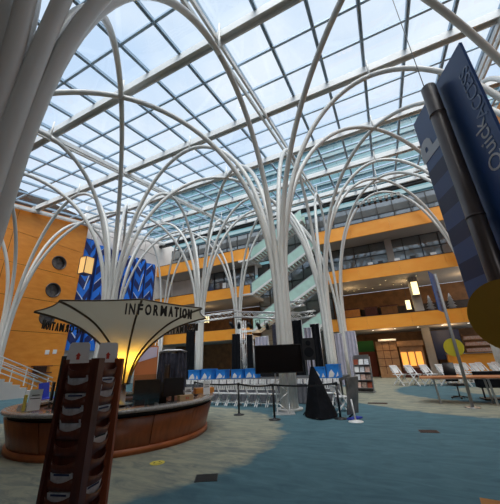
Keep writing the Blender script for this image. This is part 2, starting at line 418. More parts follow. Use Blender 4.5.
for n_, q in enumerate(holes):
    w = sempty('window_%d' % (n_+1))
    b = MB(); b.lathe([(0.64, -.02), (0.64, .04), (0.57, .04), (0.57, -.4)], 40)
    fr = b.build('frame', M['darkmetal'], w); fr.rotation_euler = (0, PI/2, 0); fr.location = (XW, 14.3, holes[q])
    b = MB(); b.lathe([(0.0, 0), (0.57, 0)], 40); b.box(-.57, .57, -.02, .02, 0, .03); b.box(-.02, .02, -.57, .57, 0, .03)
    pn = b.build('pane', M['holegrey'], w); pn.rotation_euler = (0, PI/2, 0); pn.location = (XW-.38, 14.3, holes[q])

# stone part of the left wall, and the far corner
ws = sempty('wall_left_stone')
MB().box(-26.9, -26.5, 16.3, 33.5, 0, 17.8).build('stone_face', M['stone'], ws)
b = MB()
for z in (2.2, 4.4, 6.6, 8.8, 11.0, 13.2, 15.4): b.box(-26.5, -26.485, 16.4, 27, z, z+.03)
for y in (18, 20.2, 22.4, 24.6): b.box(-26.5, -26.485, y, y+.03, 0, 17)
b.build('joint_lines', M['holegrey'], ws)

# right wall
wr = sempty('wall_right')
for z0, z1 in rows:
    for y0, y1 in ((4.0, 11.5), (11.53, 19.0), (19.03, 26.9)):
        a0 = min(z1, roofz(y0)-.2); a1 = min(z1, roofz(y1)-.2)
        MB().add([(XR, y0, z0), (XR, y1, z0), (XR, y1, a1), (XR, y0, a0), (XR+.2, y0, z0), (XR+.2, y1, z0), (XR+.2, y1, a1), (XR+.2, y0, a0)],
                 [(3, 2, 1, 0), (4, 5, 6, 7), (0, 1, 5, 4), (1, 2, 6, 5), (2, 3, 7, 6), (3, 0, 4, 7)]).build('panel', M['wood'], wr)

# galleries: soffits, parapets, glazing -----------------------------------
lev = [(3.93, 5.02), (8.32, 9.52), (12.52, 13.88)]
n_ = 1
for (z0, z1) in lev:
    for xa, xb in ((XL-.4, -12.9), (-5.2, XR)):
        tr = sempty('wall_parapet_%d' % n_); n_ += 1
        segs = max(1, round((xb-xa)/3.4)); w = (xb-xa)/segs
        for q in range(segs):
            MB().box(xa+q*w+.006, xa+(q+1)*w-.006, YB, YB+.14, z0, z1).build('panel', M['parapet'], tr)
        MB().box(xa, xb, YB-.02, YB+.17, z1, z1+.05).build('cap_rail', M['mullion'], tr)
    fl = sempty('floor_gallery_%d' % lev.index((z0, z1)))
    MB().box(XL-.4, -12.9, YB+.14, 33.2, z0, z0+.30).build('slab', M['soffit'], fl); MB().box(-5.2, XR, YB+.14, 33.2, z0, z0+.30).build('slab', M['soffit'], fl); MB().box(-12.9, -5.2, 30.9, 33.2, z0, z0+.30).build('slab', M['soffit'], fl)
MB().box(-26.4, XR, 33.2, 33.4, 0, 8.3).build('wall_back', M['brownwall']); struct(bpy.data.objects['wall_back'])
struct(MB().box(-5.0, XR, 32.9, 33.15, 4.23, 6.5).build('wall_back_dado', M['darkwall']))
# head band under the roof edge
struct(MB().box(XL-.5, XR+.2, YB+.1, YB+.5, 16.75, 17.45).build('trim_1', M['mullion']))
struct(MB().box(XL-.5, XR+.2, YB-.1, YB+.1, 17.02, 17.42).build('trim_2', M['girder']))
# curtain walls of the upper galleries
wi = 4
def glazing(xa, xb, yg, z0, z1, sx, sz):
    global wi
    w = sempty('window_%d' % wi); wi += 1
    MB().box(xa, xb, yg, yg+.03, z0, z1).build('pane', M['curtainglass'], w)
    b = MB(); n = round((xb-xa)/sx)
    for q in range(n+1):
        X = xa+(xb-xa)*q/n; b.box(X-.035, X+.035, yg-.10, yg, z0, z1)
    m2 = max(1, round((z1-z0)/sz))
    for q in range(m2+1):
        z = z0+(z1-z0)*q/m2; b.box(xa, xb, yg-.07, yg, z-.03, z+.03)
    b.build('mullions', M['mullion'], w)
glazing(-26.3, XR, 29.6, 12.82, 17.0, 1.55, 1.25)
glazing(-20.5, -13.4, 29.6, 8.62, 12.50, 1.55, 1.2)
glazing(-5.0, XR, 29.6, 8.62, 12.50, 1.55, 1.2)
glazing(-13.4, -5.0, 30.7, 0.0, 12.8, 1.4, 1.28)
struct(MB().box(-26.4, -20.5, 30.2, 30.4, 8.62, 12.5).build('wall_back_stone', M['stone']))
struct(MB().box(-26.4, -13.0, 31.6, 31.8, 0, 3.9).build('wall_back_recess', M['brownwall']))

# outside tower seen through the roof
tw = thing('glass_tower', 'teal glass office tower seen through the far end of the glass roof', 'building', (0, 42, 0))
fl_h = 2.6; z = 14
while z < 35.5:
    MB().box(-45, 45, 0, .4, z, z+1.25).build('glass_band', M['towerA'], tw)
    MB().box(-45, 45, .1, .4, z+1.25, z+2.05).build('window_band', M['towerB'], tw)
    MB().box(-45, 45, -.15, .4, z+2.05, z+fl_h).build('spandrel', M['towerC'], tw); z += fl_h
b = MB()
for q in range(31): b.box(-45+3*q-.05, -45+3*q+.05, -.05, .1, 14, z)
b.build('fins', M['towerB'], tw)
MB().box(-45, 45, .4, 10, 14, z).build('core', M['towerB'], tw)

# glass stairs between the galleries ----------------------------------------
sl = ['glass-sided stair flight climbing from first to second gallery behind the central column',
      'glass-sided stair flight climbing from second to third gallery behind the central column',
      'topmost glass-sided stair flight, just under the roof edge', 'lowest glass-sided stair flight climbing to the first gallery']
for q, zl in enumerate((4.75, 8.55, 12.45, 0.9)):
    st = thing('glass_staircase', sl[q], 'stairs', (-12.6, YB-.1, zl), 0, 'stair flights between the galleries')
    Lx, rise = (7.2, 3.95) if q != 2 else (6.2, 3.4)
    for yy in (0, 1.5):
        MB().prism([(0, 0), (Lx, rise), (Lx, rise+1.05), (0, 1.05)], yy, yy+.04).build('glass_balustrade', M['tealbalu'], st)
        MB().beam((0, yy+.02, 1.1), (Lx, yy+.02, rise+1.1), .06, .06).build('handrail', M['metal'], st)
        MB().beam((0, yy+.02, -.12), (Lx, yy+.02, rise-.12), .08, .24).build('stringer', M['girder'], st)
    b = MB(); ns = 22
    for s_ in range(ns): b.box(Lx*s_/ns, Lx*(s_+1)/ns, .06, 1.48, rise*s_/ns, rise*s_/ns+.06)
    b.build('treads', M['step'], st)
    MB().box(-1.6, 0, -.02, 1.54, -.2, 0).build('landing', M['girder'], st)

# ------------------------------------------------------------------ blue hanging
art = thing('wall_hanging', 'tall blue and navy pleated hanging on the pale stone wall at left', 'artwork', (-26.05, 16.45, 3.2))
npl = 6; W = 10.0/npl; Hh = 10.75
for q in range(npl):
    b = MB(); y0 = q*W; ym = y0+W*.58; y1 = y0+W-.1; dx = 0.42
    zt = Hh-0.18*(q % 2)
    b.add([(0, y0, 0), (dx, ym, 0), (dx, ym, zt), (0, y0, zt), (0, y1, 0), (0, y1, zt)], [(0, 1, 2, 3)], False, 0)
    b.add([(dx, ym, 0), (0, y1, 0), (0, y1, zt-.15), (dx, ym, zt)], [(0, 1, 2, 3)], False, 1)
    b.add([(-.15, y0, 0), (-.15, y1, 0), (-.15, y1, zt-.15), (-.15, y0, zt), (0, y0, 0), (0, y1, 0), (0, y1, zt-.15), (0, y0, zt)], [(3, 2, 1, 0), (0, 4, 7, 3), (1, 2, 6, 5), (3, 7, 6, 2), (0, 1, 5, 4)], False, 0)
    # slanting navy leaves and pale lines worked into the cloth
    def P(u, z_, o_=.012): return (u*dx+o_, y0+(ym-y0)*u, max(0, min(zt, z_)))
    sg = 1 if q % 2 else -1; ph = (q*.61) % 1.3
    for w_ in range(7):
        zz = -.4+w_*1.75+ph; ra = 1.35*sg
        zc = zz if sg > 0 else zz+1.35
        b.add([P(.02, zc), P(.62, zc+ra*.6), P(.62, zc+ra*.6+.85), P(.02, zc+.85)], [(0, 1, 2, 3)], False, 1)
        b.add([P(.62, zc+ra*.6+.3), P(.99, zc-ra*.1+.3), P(.99, zc-ra*.1+1.15), P(.62, zc+ra*.6+1.15)], [(0, 1, 2, 3)], False, 1)
        if (w_+q) % 2 == 0: b.add([P(.02, zc+.85, .016), P(.62, zc+ra*.6+.85, .016), P(.62, zc+ra*.6+.99, .016), P(.02, zc+.95, .016)], [(0, 1, 2, 3)], False, 2)
        elif w_ % 3 == 0: b.add([P(.55, zc+ra*.5, .016), P(.64, zc+ra*.5, .016), P(.97, zc+1.5, .016), P(.9, zc+1.5, .016)], [(0, 1, 2, 3)], False, 2)
    b.build('pleat', [M['blue'], M['navy'], M['artwhite']], art)

# lantern by the wood wall
def lantern(loc, w, h, mk, label, drop, group):
    r = thing('hanging_lantern', label, 'lantern', loc, 0, group)
    MB().box(-w/2, w/2, -w/2, w/2, -h, 0).build('shade', mk, r)
    b = MB()
    for z in (-h-.03, 0): b.box(-w/2-.03, w/2+.03, -w/2-.03, w/2+.03, z, z+.03)
    for sx in (-1, 1):
        for sy in (-1, 1): b.box(sx*w/2-.03, sx*w/2+.03, sy*w/2-.03, sy*w/2+.03, -h, 0)
    b.build('frame', M['darkmetal'], r)
    MB().tube([(0, 0, .02), (0, 0, drop)], .012, 6).build('suspension_rod', M['darkmetal'], r)
    return r
lantern((-23.5, 15.35, 10.95), 0.8, 1.5, M['lantern'], 'amber box lantern hanging between the orange wall and the blue hanging', 4.0, 'box lanterns')
lantern((2.55, 28.4, 7.75), 0.55, 1.15, M['lanternbright'], 'large lit box lantern hanging under the second gallery at right', .54, 'box lanterns')
lantern((1.75, 28.6, 6.25), 0.42, .8, M['lanternbright'], 'small lit box lantern standing low on the first gallery, near the grey pier', 2.05, 'box lanterns')
lantern((-16.75, 28.4, 10.55), 0.55, 1.25, M['white'], 'white box lantern hanging under the third gallery, left of the glass stairs', 1.95, 'box lanterns')
lantern((-19.2, 28.2, 6.9), 0.42, 0.75, M['lanternbright'], 'lit box lantern under the second gallery, just right of the canopy', 1.4, 'box lanterns')

# ------------------------------------------------------------------ information desk
desk = thing('reception_desk', 'round wooden information desk with dark shadow gap under its counter', 'desk', (-6.95, 6.2, 0))
npan = 14
for q in range(npan):
    a0 = 2*PI*q/npan+0.004; a1 = 2*PI*(q+1)/npan-0.004
    MB().lathe([(2.28, .10), (2.44, .66), (2.36, .66), (2.20, .10), (2.28, .10)], 10, (0, 0), a0, a1).build('front_panel', M['deskwood'], desk)
MB().lathe([(2.24, .0), (2.33, .0), (2.33, .11), (2.24, .11), (2.24, 0)], 96).build('plinth', M['deskbase'], desk)
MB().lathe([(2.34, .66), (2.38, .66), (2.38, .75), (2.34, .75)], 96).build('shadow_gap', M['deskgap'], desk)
MB().lathe([(2.06, .75), (2.50, .75), (2.52, .77), (2.52, .80), (2.50, .82), (2.06, .82), (2.06, .75)], 96).build('countertop', M['granite'], desk)
MB().lathe([(1.25, .66), (2.18, .66), (2.18, .70), (1.25, .70), (1.25, .66)], 72).build('work_surface', M['deskwood'], desk)
b = MB()
for q in range(10):
    a = 2*PI*q/10; b.obox((1.36*math.cos(a), 1.36*math.sin(a), .33), (math.cos(a), math.sin(a), 0), (-math.sin(a), math.cos(a), 0), (0, 0, 1), .02, .3, .33)
b.build('cabinet_backs', M['darkwood'], desk)

# canopy
ccx, ccy = -6.72, 5.98
can = thing('information_canopy', 'octagonal fabric funnel canopy lit amber at its stem, over the round desk', 'canopy', (ccx, ccy, 0))
front = math.atan2(-ccy, -ccx)   # bearing of the aisle side
NR = 8; RM = 2.27
CPR = [(.13, 1.2), (.18, 1.45), (.28, 1.74), (.44, 2.0), (.76, 2.33), (1.26, 2.68), (1.85, 2.91), (2.27, 3.02)]
def cprof(s_):
    q = min(6.9999, s_*7); k = int(q); t = q-k
    P = [CPR[max(0, min(7, k+d))] for d in (-1, 0, 1, 2)]
    return tuple(.5*((2*P[1][c])+(-P[0][c]+P[2][c])*t+(2*P[0][c]-5*P[1][c]+4*P[2][c]-P[3][c])*t*t+(-P[0][c]+3*P[1][c]-3*P[2][c]+P[3][c])*t**3) for c in (0, 1))
ribs = [front+math.radians(5)+2*PI*k/NR for k in range(NR)]
b = MB(); ns = 28; nseg = 6; vs = []; fs = []
for k in range(NR):
    for q in range(nseg):
        tq = q/nseg
        for i in range(ns+1):
            s_ = i/ns; r, z = cprof(s_)
            p0 = Vector((r*math.cos(ribs[k]), r*math.sin(ribs[k]))); p1 = Vector((r*math.cos(ribs[k]+2*PI/NR), r*math.sin(ribs[k]+2*PI/NR)))
            p = p0.lerp(p1, tq); sag = 4*tq*(1-tq)*0.05*s_
            p = p*(1-sag*.9); vs.append((p.x, p.y, z))
tot = NR*nseg
for c in range(tot):
    e_ = (c+1) % tot
    fs += [(c*(ns+1)+i, e_*(ns+1)+i, e_*(ns+1)+i+1, c*(ns+1)+i+1) for i in range(ns)]
b.add(vs, fs, True); b.build('fabric', M['canopy'], can)
for k in range(NR):
    pts = []
    for i in range(0, ns+1):
        r, z = cprof(i/ns); pts.append(((r+.02)*math.cos(ribs[k]), (r+.02)*math.sin(ribs[k]), z-.02))
    MB().tube(pts, .026, 8).build('rib', M['ribmetal'], can)
    r, z = cprof(1)
    a0, a1 = ribs[k], ribs[k]+2*PI/NR
    pts = []
    for q in range(9):
        tq = q/8; p = Vector((r*math.cos(a0), r*math.sin(a0))).lerp(Vector((r*math.cos(a1), r*math.sin(a1))), tq)*(1-4*tq*(1-tq)*.045)
        pts.append((p.x, p.y, z))
    MB().tube(pts, .018, 6).build('rim_cable', M['ribmetal'], can)
MB().lathe([(0, .70), (.30, .70), (.30, .73), (.12, .76), (.10, 1.15), (.14, 1.22), (0, 1.22)], 24).build('stem', M['metal'], can)
MB().cyl(0, 0, 0, .70, .14, 20).build('stem_foot', M['darkmetal'], can)
# lettering: INFORMATION three times round the rim
def arc_text(body, a_mid, span, R_, z0, cap, depth):
    v, fc = text2d(body, 1.0, 1.0, .034)
    xs = [p[0] for p in v]; ys = [p[1] for p in v]; xm, xM = min(xs), max(xs); yM = max(ys)
    out = []
    for x_, y_, z_ in v:
        a = a_mid-span/2+span*(x_-xm)/(xM-xm); rr = R_+z_*depth
        out.append((rr*math.cos(a), rr*math.sin(a), z0+cap*y_/yM))
    return out, fc
for k, am in enumerate((18, 130, 236)):
    # seen from below and outside, text reads left to right with growing bearing
    R_ = 2.26
    parts = [ch for ch in 'INFORMATION']
    cur = []
    widths = {'I': .42, 'M': 1.25, 'N': 1.05, 'O': 1.15}
    tw_ = [widths.get(c, .95) for c in parts]; totw = sum(tw_)
    span = math.radians(43); am_ = front+math.radians(am); acc = 0
    b = MB()
    for c, w_ in zip(parts, tw_):
        a_c = am_-span/2+span*(acc+w_/2)/totw; acc += w_
        v, fc = arc_text(c, a_c, span*w_/totw*(.72 if c != 'I' else .42), R_, 2.68, .23, .03); b.add(v, fc)
    b.build('lettering', M['ink'], can)
pl = bpy.data.lights.new('canopy_lamp', 'POINT'); pl.energy = 60; pl.color = (1, .58, .06); pl.shadow_soft_size = .08
po = bpy.data.objects.new('canopy_lamp', pl); COL.objects.link(po); po.location = (0, 0, 1.9); po.parent = can

# desk clutter ---------------------------------------------------------
DC = Vector((-6.95, 6.2))
def ondesk(az, r): return (DC.x+r*math.cos(math.radians(az)), DC.y+r*math.sin(math.radians(az)))
def monitor(x, y, rz, label, w=.55, h=.34, z=.70):
    w *= 1.1; h *= 1.15
    r = thing('computer_monitor', label, 'monitor', (x, y, z), rz, 'monitors on the information desk')
    MB().box(-w/2, w/2, -.025, .025, .20, .20+h).build('display', M['black'], r)
    MB().box(-.03, .03, -.03, .02, .0, .3).build('neck', M['black'], r)
    MB().box(-.13, .13, -.10, .10, 0, .015).build('foot', M['black'], r)
    return r
x, y = ondesk(-22, 1.62); monitor(x, y, 1.0, 'black monitor seen from behind, left of the pair right of the canopy stem', .55, .36)
x, y = ondesk(2, 1.72); monitor(x, y, 1.2, 'black monitor seen from behind, right of the pair right of the canopy stem', .5, .36)
x, y = ondesk(-140, 1.7); monitor(x, y, -.5, 'black monitor on the left half of the desk behind the leaflet stand', .5, .36)
def office_chair(x, y, rz, label, h=0.0):
    r = thing('office_chair', label, 'chair', (x, y, 0), rz, 'office chairs inside the desk')
    MB().box(-.24, .24, -.22, .24, .46, .54).build('seat', M['black'], r)
    b = MB(); n = 8
    for i in range(n):
        u0 = -.24+.48*i/n; u1 = -.24+.48*(i+1)/n; c = lambda u: -.24-.05*math.cos(u/.24*1.4)
        b.add([(u0, c(u0), .6), (u1, c(u1), .6), (u1*.9, c(u1), 1.2+h), (u0*.9, c(u0), 1.2+h), (u0, c(u0)-.04, .6), (u1, c(u1)-.04, .6), (u1*.9, c(u1)-.04, 1.2+h), (u0*.9, c(u0)-.04, 1.2+h)], [(0, 1, 2, 3), (7, 6, 5, 4), (3, 2, 6, 7), (0, 4, 5, 1)], True)
    b.build('backrest', M['black'], r)
    MB().cyl(0, 0, .08, .46, .03).build('gas_post', M['metal'], r)
    b = MB()
    for q in range(5): a = 2*PI*q/5; b.beam((0, 0, .08), (.3*math.cos(a), .3*math.sin(a), .05), .04, .04); b.sphere((.3*math.cos(a), .3*math.sin(a), .035), .035, 8, 5)
    b.build('wheel_base', M['black'], r)
    for s_ in (-1, 1): MB().box(s_*.28-.03, s_*.28+.03, -.15, .15, .68, .72).build('armrest', M['black'], r)
    return r
office_chair(-6.75, 7.35, 2.6, 'black office chair behind the right pair of monitors', .45)
office_chair(-6.05, 6.75, 0.4, 'black office chair nearest the canopy stem, right of it', 0)

def box_thing(name, label, cat, loc, rz, dims, m_, group=None, parts=None):
    r = thing(name, label, cat, loc, rz, group); w, d_, h = dims
    MB().box(-w/2, w/2, -d_/2, d_/2, 0, h).build('body', m_, r)
    for nm, bx, pm in (parts or []): MB().box(*bx).build(nm, pm, r)
    return r
# paper sign holders on the counter
def sign_holder(x, y, rz, label, w=.20, h=.30, z=.82, red=False):
    r = thing('sign_holder', label, 'sign', (x, y, z), rz, 'printed notices on the information desk')
    MB().prism([(-.06, 0), (.06, 0), (.06, .012), (-.052, .012), (-.03, h), (-.036, h)], -w/2, w/2, 'yz').build('stand', M['clear'], r)
    b = MB(); b.obox((0, -.047, h/2+.004), (1, 0, 0), (0, 1, -.07), (0, .07, 1), w/2-.008, .0015, h/2-.012); b.build('notice', M['paper'], r)
    b = MB()
    for q in range(4): b.obox((0, -.0515+.0028*q, h*(.72-.15*q)), (1, 0, 0), (0, 1, -.07), (0, .07, 1), w/2*(.75 if q % 2 else .55), .001, .008)
    b.build('printed_lines', M['ink'], r)
    return r
x, y = ondesk(-93, 2.16); sign_holder(x, y, 1.0, 'tall white notice standing on the left part of the desk counter', .24, .42)
x, y = ondesk(28, 2.28); sign_holder(x, y, 1.1, 'tall white notice near the right end of the desk counter', .22, .36)
x, y = ondesk(12, 1.95); sign_holder(x, y, 1.0, 'small white notice just right of the black monitors', .2, .26)
x, y = ondesk(38, 2.3); sign_holder(x, y, 1.1, 'small clear leaflet holder at the far right of the desk counter', .18, .24)
x, y = ondesk(-2, 2.22); box_thing('tissue_box', 'tan carton on the front of the desk counter', 'box', (x, y, .82), 1.2, (.36, .14, .12), M['tissue'], None, [('printed_mark', (-.03, -.01, -.074, -.07, .03, .08), M['redink']), ('printed_mark', (.02, .04, -.074, -.07, .03, .08), M['redink'])])
x, y = ondesk(46, 2.26); box_thing('document_tray', 'amber wooden box at the far right end of the desk counter', 'box', (x, y, .82), .9, (.55, .3, .14), M['amberwood'])
x, y = ondesk(-78, 2.25); r = thing('hand_sanitizer', 'clear pump bottle on the counter just left of the leaflet stand', 'bottle', (x, y, .82))
MB().lathe([(0, 0), (.035, 0), (.035, .13), (.012, .16), (.012, .19)], 14).build('bottle', M['clear'], r); MB().box(-.01, .05, -.008, .008, .19, .205).build('pump', M['white'], r)
x, y = ondesk(20, 1.9); r = thing('tissue_dispenser', 'white tissue tuft in a small box beside the notices', 'box', (x, y, .82-.12))
MB().box(-.1, .1, -.06, .06, 0, .14).build('body', M['paper'], r); MB().sphere((0, 0, .17), .05, 10, 6).build('tissue', M['white'], r)
# clear screens on the desk
for k, (az, lab) in enumerate(((-118, 'clear acrylic screen on the left end of the desk, left of the white notice'), (-30, 'clear acrylic screen beside the canopy stem'))):
    x, y = ondesk(az, 2.14); r = thing('acrylic_screen', lab, 'screen', (x, y, .82), math.radians(az+90), 'acrylic screens on the desk')
    MB().box(-.35, .35, -.004, .004, .03, .62).build('pane', M['clear'], r)
    for s_ in (-1, 1): MB().box(s_*.30-.02, s_*.30+.02, -.09, .09, 0, .035).build('foot', M['metal'], r)
x, y = ondesk(-103, 2.2); box_thing('yellow_folder', 'yellow folder standing on the left end of the desk', 'folder', (x, y, .82), -.4, (.16, .05, .3), M['sticker'])
x, y = ondesk(-70, 2.05); r = thing('display_board', 'tall black panel standing on the desk left of the leaflet stand', 'panel', (-6.93, 4.55, .70), 1.0)
MB().box(-.17, .17, -.02, .02, 0, 1.2).build('panel', M['black'], r); MB().box(-.2, .2, -.1, .1, -.0, .02).build('foot', M['black'], r)
# desk phones + keyboards
x, y = ondesk(-8, 1.95); r = thing('desk_telephone', 'black desk telephone below the monitors', 'telephone', (x, y, .70), 1.2)
MB().prism([(-.1, 0), (.1, 0), (.1, .06), (-.1, .02)], -.09, .09, 'yz').build('base', M['black'], r); MB().tube([(-.06, -.08, .06), (-.06, 0, .08), (-.06, .08, .08)], .022, 8).build('handset', M['black'], r)

# cloth-covered booth behind the desk
r = thing('covered_rack', 'tall rack under charcoal cloth behind the right end of the desk', 'rack', (-7.98, 9.42, 0), .70)
MB().drape(-.52, -.06, -.25, .03, 2.1, .06, 3, 0, .06).build('cloth', M['greycloth'], r)
MB().drape(.14, .52, -.25, .03, 2.1, .06, 3, 0, .06).build('cloth', M['greycloth'], r)
MB().drape(-.45, .45, .12, .03, 2.06, .05, 5).build('cloth', M['greycloth'], r)
MB().tube([(-.52, -.22, 2.08), (-.3, -.25, 2.16), (.3, -.25, 2.16), (.52, -.22, 2.08)], .04, 8).build('rail', M['metal'], r)
for sx in (-.46, .46): MB().cyl(sx, -.1, 0, 2.08, .02).build('post', M['metal'], r)
# poster boards behind the desk
r = thing('poster_board', 'rust and lilac poster board standing behind the canopy stem', 'board', (-8.62, 8.68, 0), .78)
MB().box(-.4, .4, -.02, .02, .5, 2.35).build('board', M['orangepanel'], r); MB().prism([(-.36, 1.75), (.36, 1.75+.2), (.36, 2.3), (-.36, 2.3)], -.03, -.021).build('poster', M['lilac'], r)
for sx in (-.3, .3): MB().beam((sx, 0, 0), (sx, 0, .5), .04, .04).build('leg', M['black'], r)

# ------------------------------------------------------------------ leaflet stand in the foreground
ang = math.atan2(-1.80, 2.30)-0.02          # faces the camera corner-on
RKX, RKY = -2.26, 1.69
rack = thing('brochure_rack', 'tall mahogany leaflet stand with curved pockets in the left foreground', 'rack', (RKX, RKY, 0), 0)
cd = Vector((2.23, -1.72)).normalized()     # corner pointing to the aisle
sdv = Vector((-cd.y, cd.x))                 # to the right as seen
HS = 0.134
u1 = (cd*math.cos(math.radians(36))-sdv*math.sin(math.radians(36))).normalized()   # normal of the left face
u2 = (cd*math.cos(math.radians(54))+sdv*math.sin(math.radians(54))).normalized()   # normal of the right face
RH = 1.675
A = lambda p, q, z: (p*u1.x+q*u2.x, p*u1.y+q*u2.y, z)
U1 = (u1.x, u1.y, 0); U2 = (u2.x, u2.y, 0)
def rb(c1, c2, h1, h2, z0, z1): return MB().obox(A(c1, c2, (z0+z1)/2), U1, U2, (0, 0, 1), h1, h2, (z1-z0)/2)
rb(HS+.012, HS+.012, .034, .034, 0, RH).build('corner_post', M['darkwood'], rack)
rb(-HS, HS+.012, .014, .036, 0, RH).build('edge_board', M['litwood'], rack)
rb(HS+.006, -HS, .02, .012, 0, RH).build('edge_board', M['darkwood'], rack)
rb(-HS, -HS, .02, .02, 0, RH).build('edge_board', M['darkwood'], rack)
rb(0, 0, HS-.012, HS-.012, 0.02, RH-.03).build('core', M['darkwood'], rack)
MB().obox(A(0, 0, .05), U1, U2, (0, 0, 1), HS+.05, HS+.05, .05).build('plinth', M['darkwood'], rack)
def pocket(face, z):
    vs = []; n = 8
    n1, n2 = (Vector(U1), Vector(U2)) if face == 0 else (Vector(U2), Vector(U1))
    hw = HS-.012; base = n1*(HS-.022)
    for i in range(n+1):
        u = -1+2*i/n; bul = .055*(1-u*u)**.5 if abs(u) < 1 else 0
        ztop = z+.092-.042*(1-u*u)
        p = base+n2*(u*hw)
        lo = bul*.62+.012
        vs += [(p.x+n1.x*lo, p.y+n1.y*lo, z), (p.x+n1.x*(bul+.012), p.y+n1.y*(bul+.012), ztop)]
    k = len(vs)
    vs += [(a-n1.x*.008, b_-n1.y*.008, c) for a, b_, c in vs]
    fs = []
    for i in range(n):
        q = (2*i, 2*i+2, 2*i+3, 2*i+1); fs += [q, tuple(k+w for w in q[::-1]), (2*i+1, 2*i+3, k+2*i+3, k+2*i+1)]
    return MB().add(vs, fs, True).build('pocket', M['darkwood'], rack)
PZ = [0.24+.10*i for i in range(14)]
for face in (0, 1):
    for z in PZ: pocket(face, z)
words = ['topmost', 'second from the top', 'third from the top', 'fourth from the top', 'fifth from the top', 'sixth from the top', 'lowest']
def leaflet(face, z, k, lift, tint, label, tilt=.38, half=.8):
    n1, n2 = (Vector(U1), Vector(U2)) if face == 0 else (Vector(U2), Vector(U1))
    c = n1*(HS-.006)
    r = thing('leaflet', label, 'leaflet', (RKX+c.x, RKY+c.y, z+.034), 0, 'leaflets in the stand')
    up_ = (Vector((0, 0, 1))+n1*tilt).normalized(); hw = (HS-.02)*half; h = .060+lift*1.1
    fr = up_.cross(n2).normalized()
    MB().obox(up_*(h/2), n2, fr, up_, hw, .010, h/2).build('pages', M['paper'] if tint == 0 else M['greypaper'], r)
    MB().obox(up_*(h-.016)+n1*.011, n2, fr, up_, hw*.7, .0015, .006).build('title_strip', M['ink'] if tint == 0 else M['signdark'], r)
    return r
lefts = [(12, .025, 1), (11, .0, 1), (10, .02, 1), (9, .03, 1), (6, .012, 1), (5, .0, 1), (4, .0, 1)]
for k, (pi_, lf, tn) in enumerate(lefts): leaflet(0, PZ[pi_], k, lf, 1, 'grey leaflet on the left face of the stand, '+words[k]+' of that face', .20, .74)
rights = [(12, .0, 1), (11, .05, 1), (10, .0, 1), (8, .015, 0), (5, .01, 1)]
wr_ = ['topmost', 'second from the top', 'third from the top', 'fourth from the top', 'lowest']
for k, (pi_, lf, tn) in enumerate(rights): leaflet(1, PZ[pi_], k, lf, tn, 'pale leaflet on the right face of the stand, '+wr_[k]+' of that face', .20, .74)
for k, (dx, lab) in enumerate(((-.12, 'left white card with red emblem standing on top of the leaflet stand'), (.10, 'right white card with red emblem standing on top of the leaflet stand'))):
    c = sdv*dx-cd*.05; r = thing('display_card', lab, 'card', (RKX+c.x, RKY+c.y, RH-.03), math.atan2(sdv.y, sdv.x)+(-.15 if k == 0 else .3), 'cards on top of the leaflet stand')
    MB().prism([(-.085, 0), (.085, 0), (.075, .15), (.06, .165), (-.06, .165), (-.075, .15)], -.004, .004).build('card', M['paper'], r)
    b = MB(); b.prism([(-.012, .03), (.012, .03), (.012, .06), (.02, .06), (0, .085), (-.02, .06), (-.012, .06)], -.0055, -.004); b.build('emblem', M['redink'], r)

cb = MB().tube([(0, 0, 6.2), (0, 0, roofz(7.9)-.1)], .012, 6).build('hanging_cable', M['black']); cb.location = (2.18, 7.6, 0)
tag(cb, 'thin dark cable hanging from the glass roof beside the blue sign', 'cable')
# ------------------------------------------------------------------ wayfinding signs
def sign_plate(root, p0, p1, z0, z1, letters=True):
    p0 = Vector(p0); p1 = Vector(p1); d_ = (p1-p0); W_ = d_.length; d_.normalize(); n_v = Vector((d_.y, -d_.x))
    c = (p0+p1)/2
    pl_ = MB().obox((c.x, c.y, (z0+z1)/2), (d_.x, d_.y, 0), (n_v.x, n_v.y, 0), (0, 0, 1), W_/2, .012, (z1-z0)/2).build('blade', M['signblue'], root)
    side = 1 if n_v.dot(-c if letters else Vector((0, -1))) > 0 else -1
    def face(u, z, off): q = p0+d_*u+n_v*side*(.012+off); return (q.x, q.y, z)
    # stripes across the left half
    k = 0; z = z1-.68; hs = (z1-z0-.70)/9
    while z > z0+.01:
        zb = max(z0, z-hs); b = MB()
        b.add([face(0.0, zb, .002), face(W_*.49, zb, .002), face(W_*.49, z, .002), face(0, z, .002)], [(0, 1, 2, 3)])
        b.build('stripe', M['signdark'] if k % 2 == 0 else M['signstripe'], pl_); z -= hs; k += 1
    return pl_, face, W_
near = thing('wayfinding_sign', 'near blue sign on a dark bronze pole, cropped at the right edge', 'sign', (0, 0, 0))
pl_, face, W_ = sign_plate(near, (.69, 3.13), (1.0, 2.275), 1.85, 4.1)
def vtext(body, size, u_base, z_start, m_, parent, face, bold=0.0):
    v, fc = text2d(body, size, .003, bold)
    # reading upward: text x runs up, text top points to the left edge
    out = [face(u_base-p[1], z_start+p[0], .004+p[2]) for p in v]
    MB().add(out, [q[::-1] for q in fc]).build('lettering', m_, parent)
vtext('P', .46, .315, 3.53, M['signwhite'], pl_, face, .022)
vtext('Quick', .185, .845, 2.87, M['signwhite'], pl_, face)
vtext('ACCESS', .155, .89, 3.32, M['signfade'], pl_, face)
px_, py_ = .772, 2.594
MB().cyl(px_, py_, 0, 4.04, .064, 28).build('pole', M['darkmetal'], near)
MB().cyl(px_, py_, 0, .02, .2, 28).build('base_plate', M['darkmetal'], near)
MB().lathe([(0, 4.04), (.060, 4.04), (.052, 4.054), (0, 4.058)], 28, (px_, py_)).build('cap', M['darkmetal'], near)
for z in (3.70, 2.62):
    b = MB(); b.lathe([(.065, z-.010), (.068, z-.010), (.068, z+.010), (.065, z+.010)], 28, (px_, py_)); b.beam((px_, py_, z), (px_+.075, py_+.21, z), .022, .022); b.build('bracket', M['darkmetal'], near)
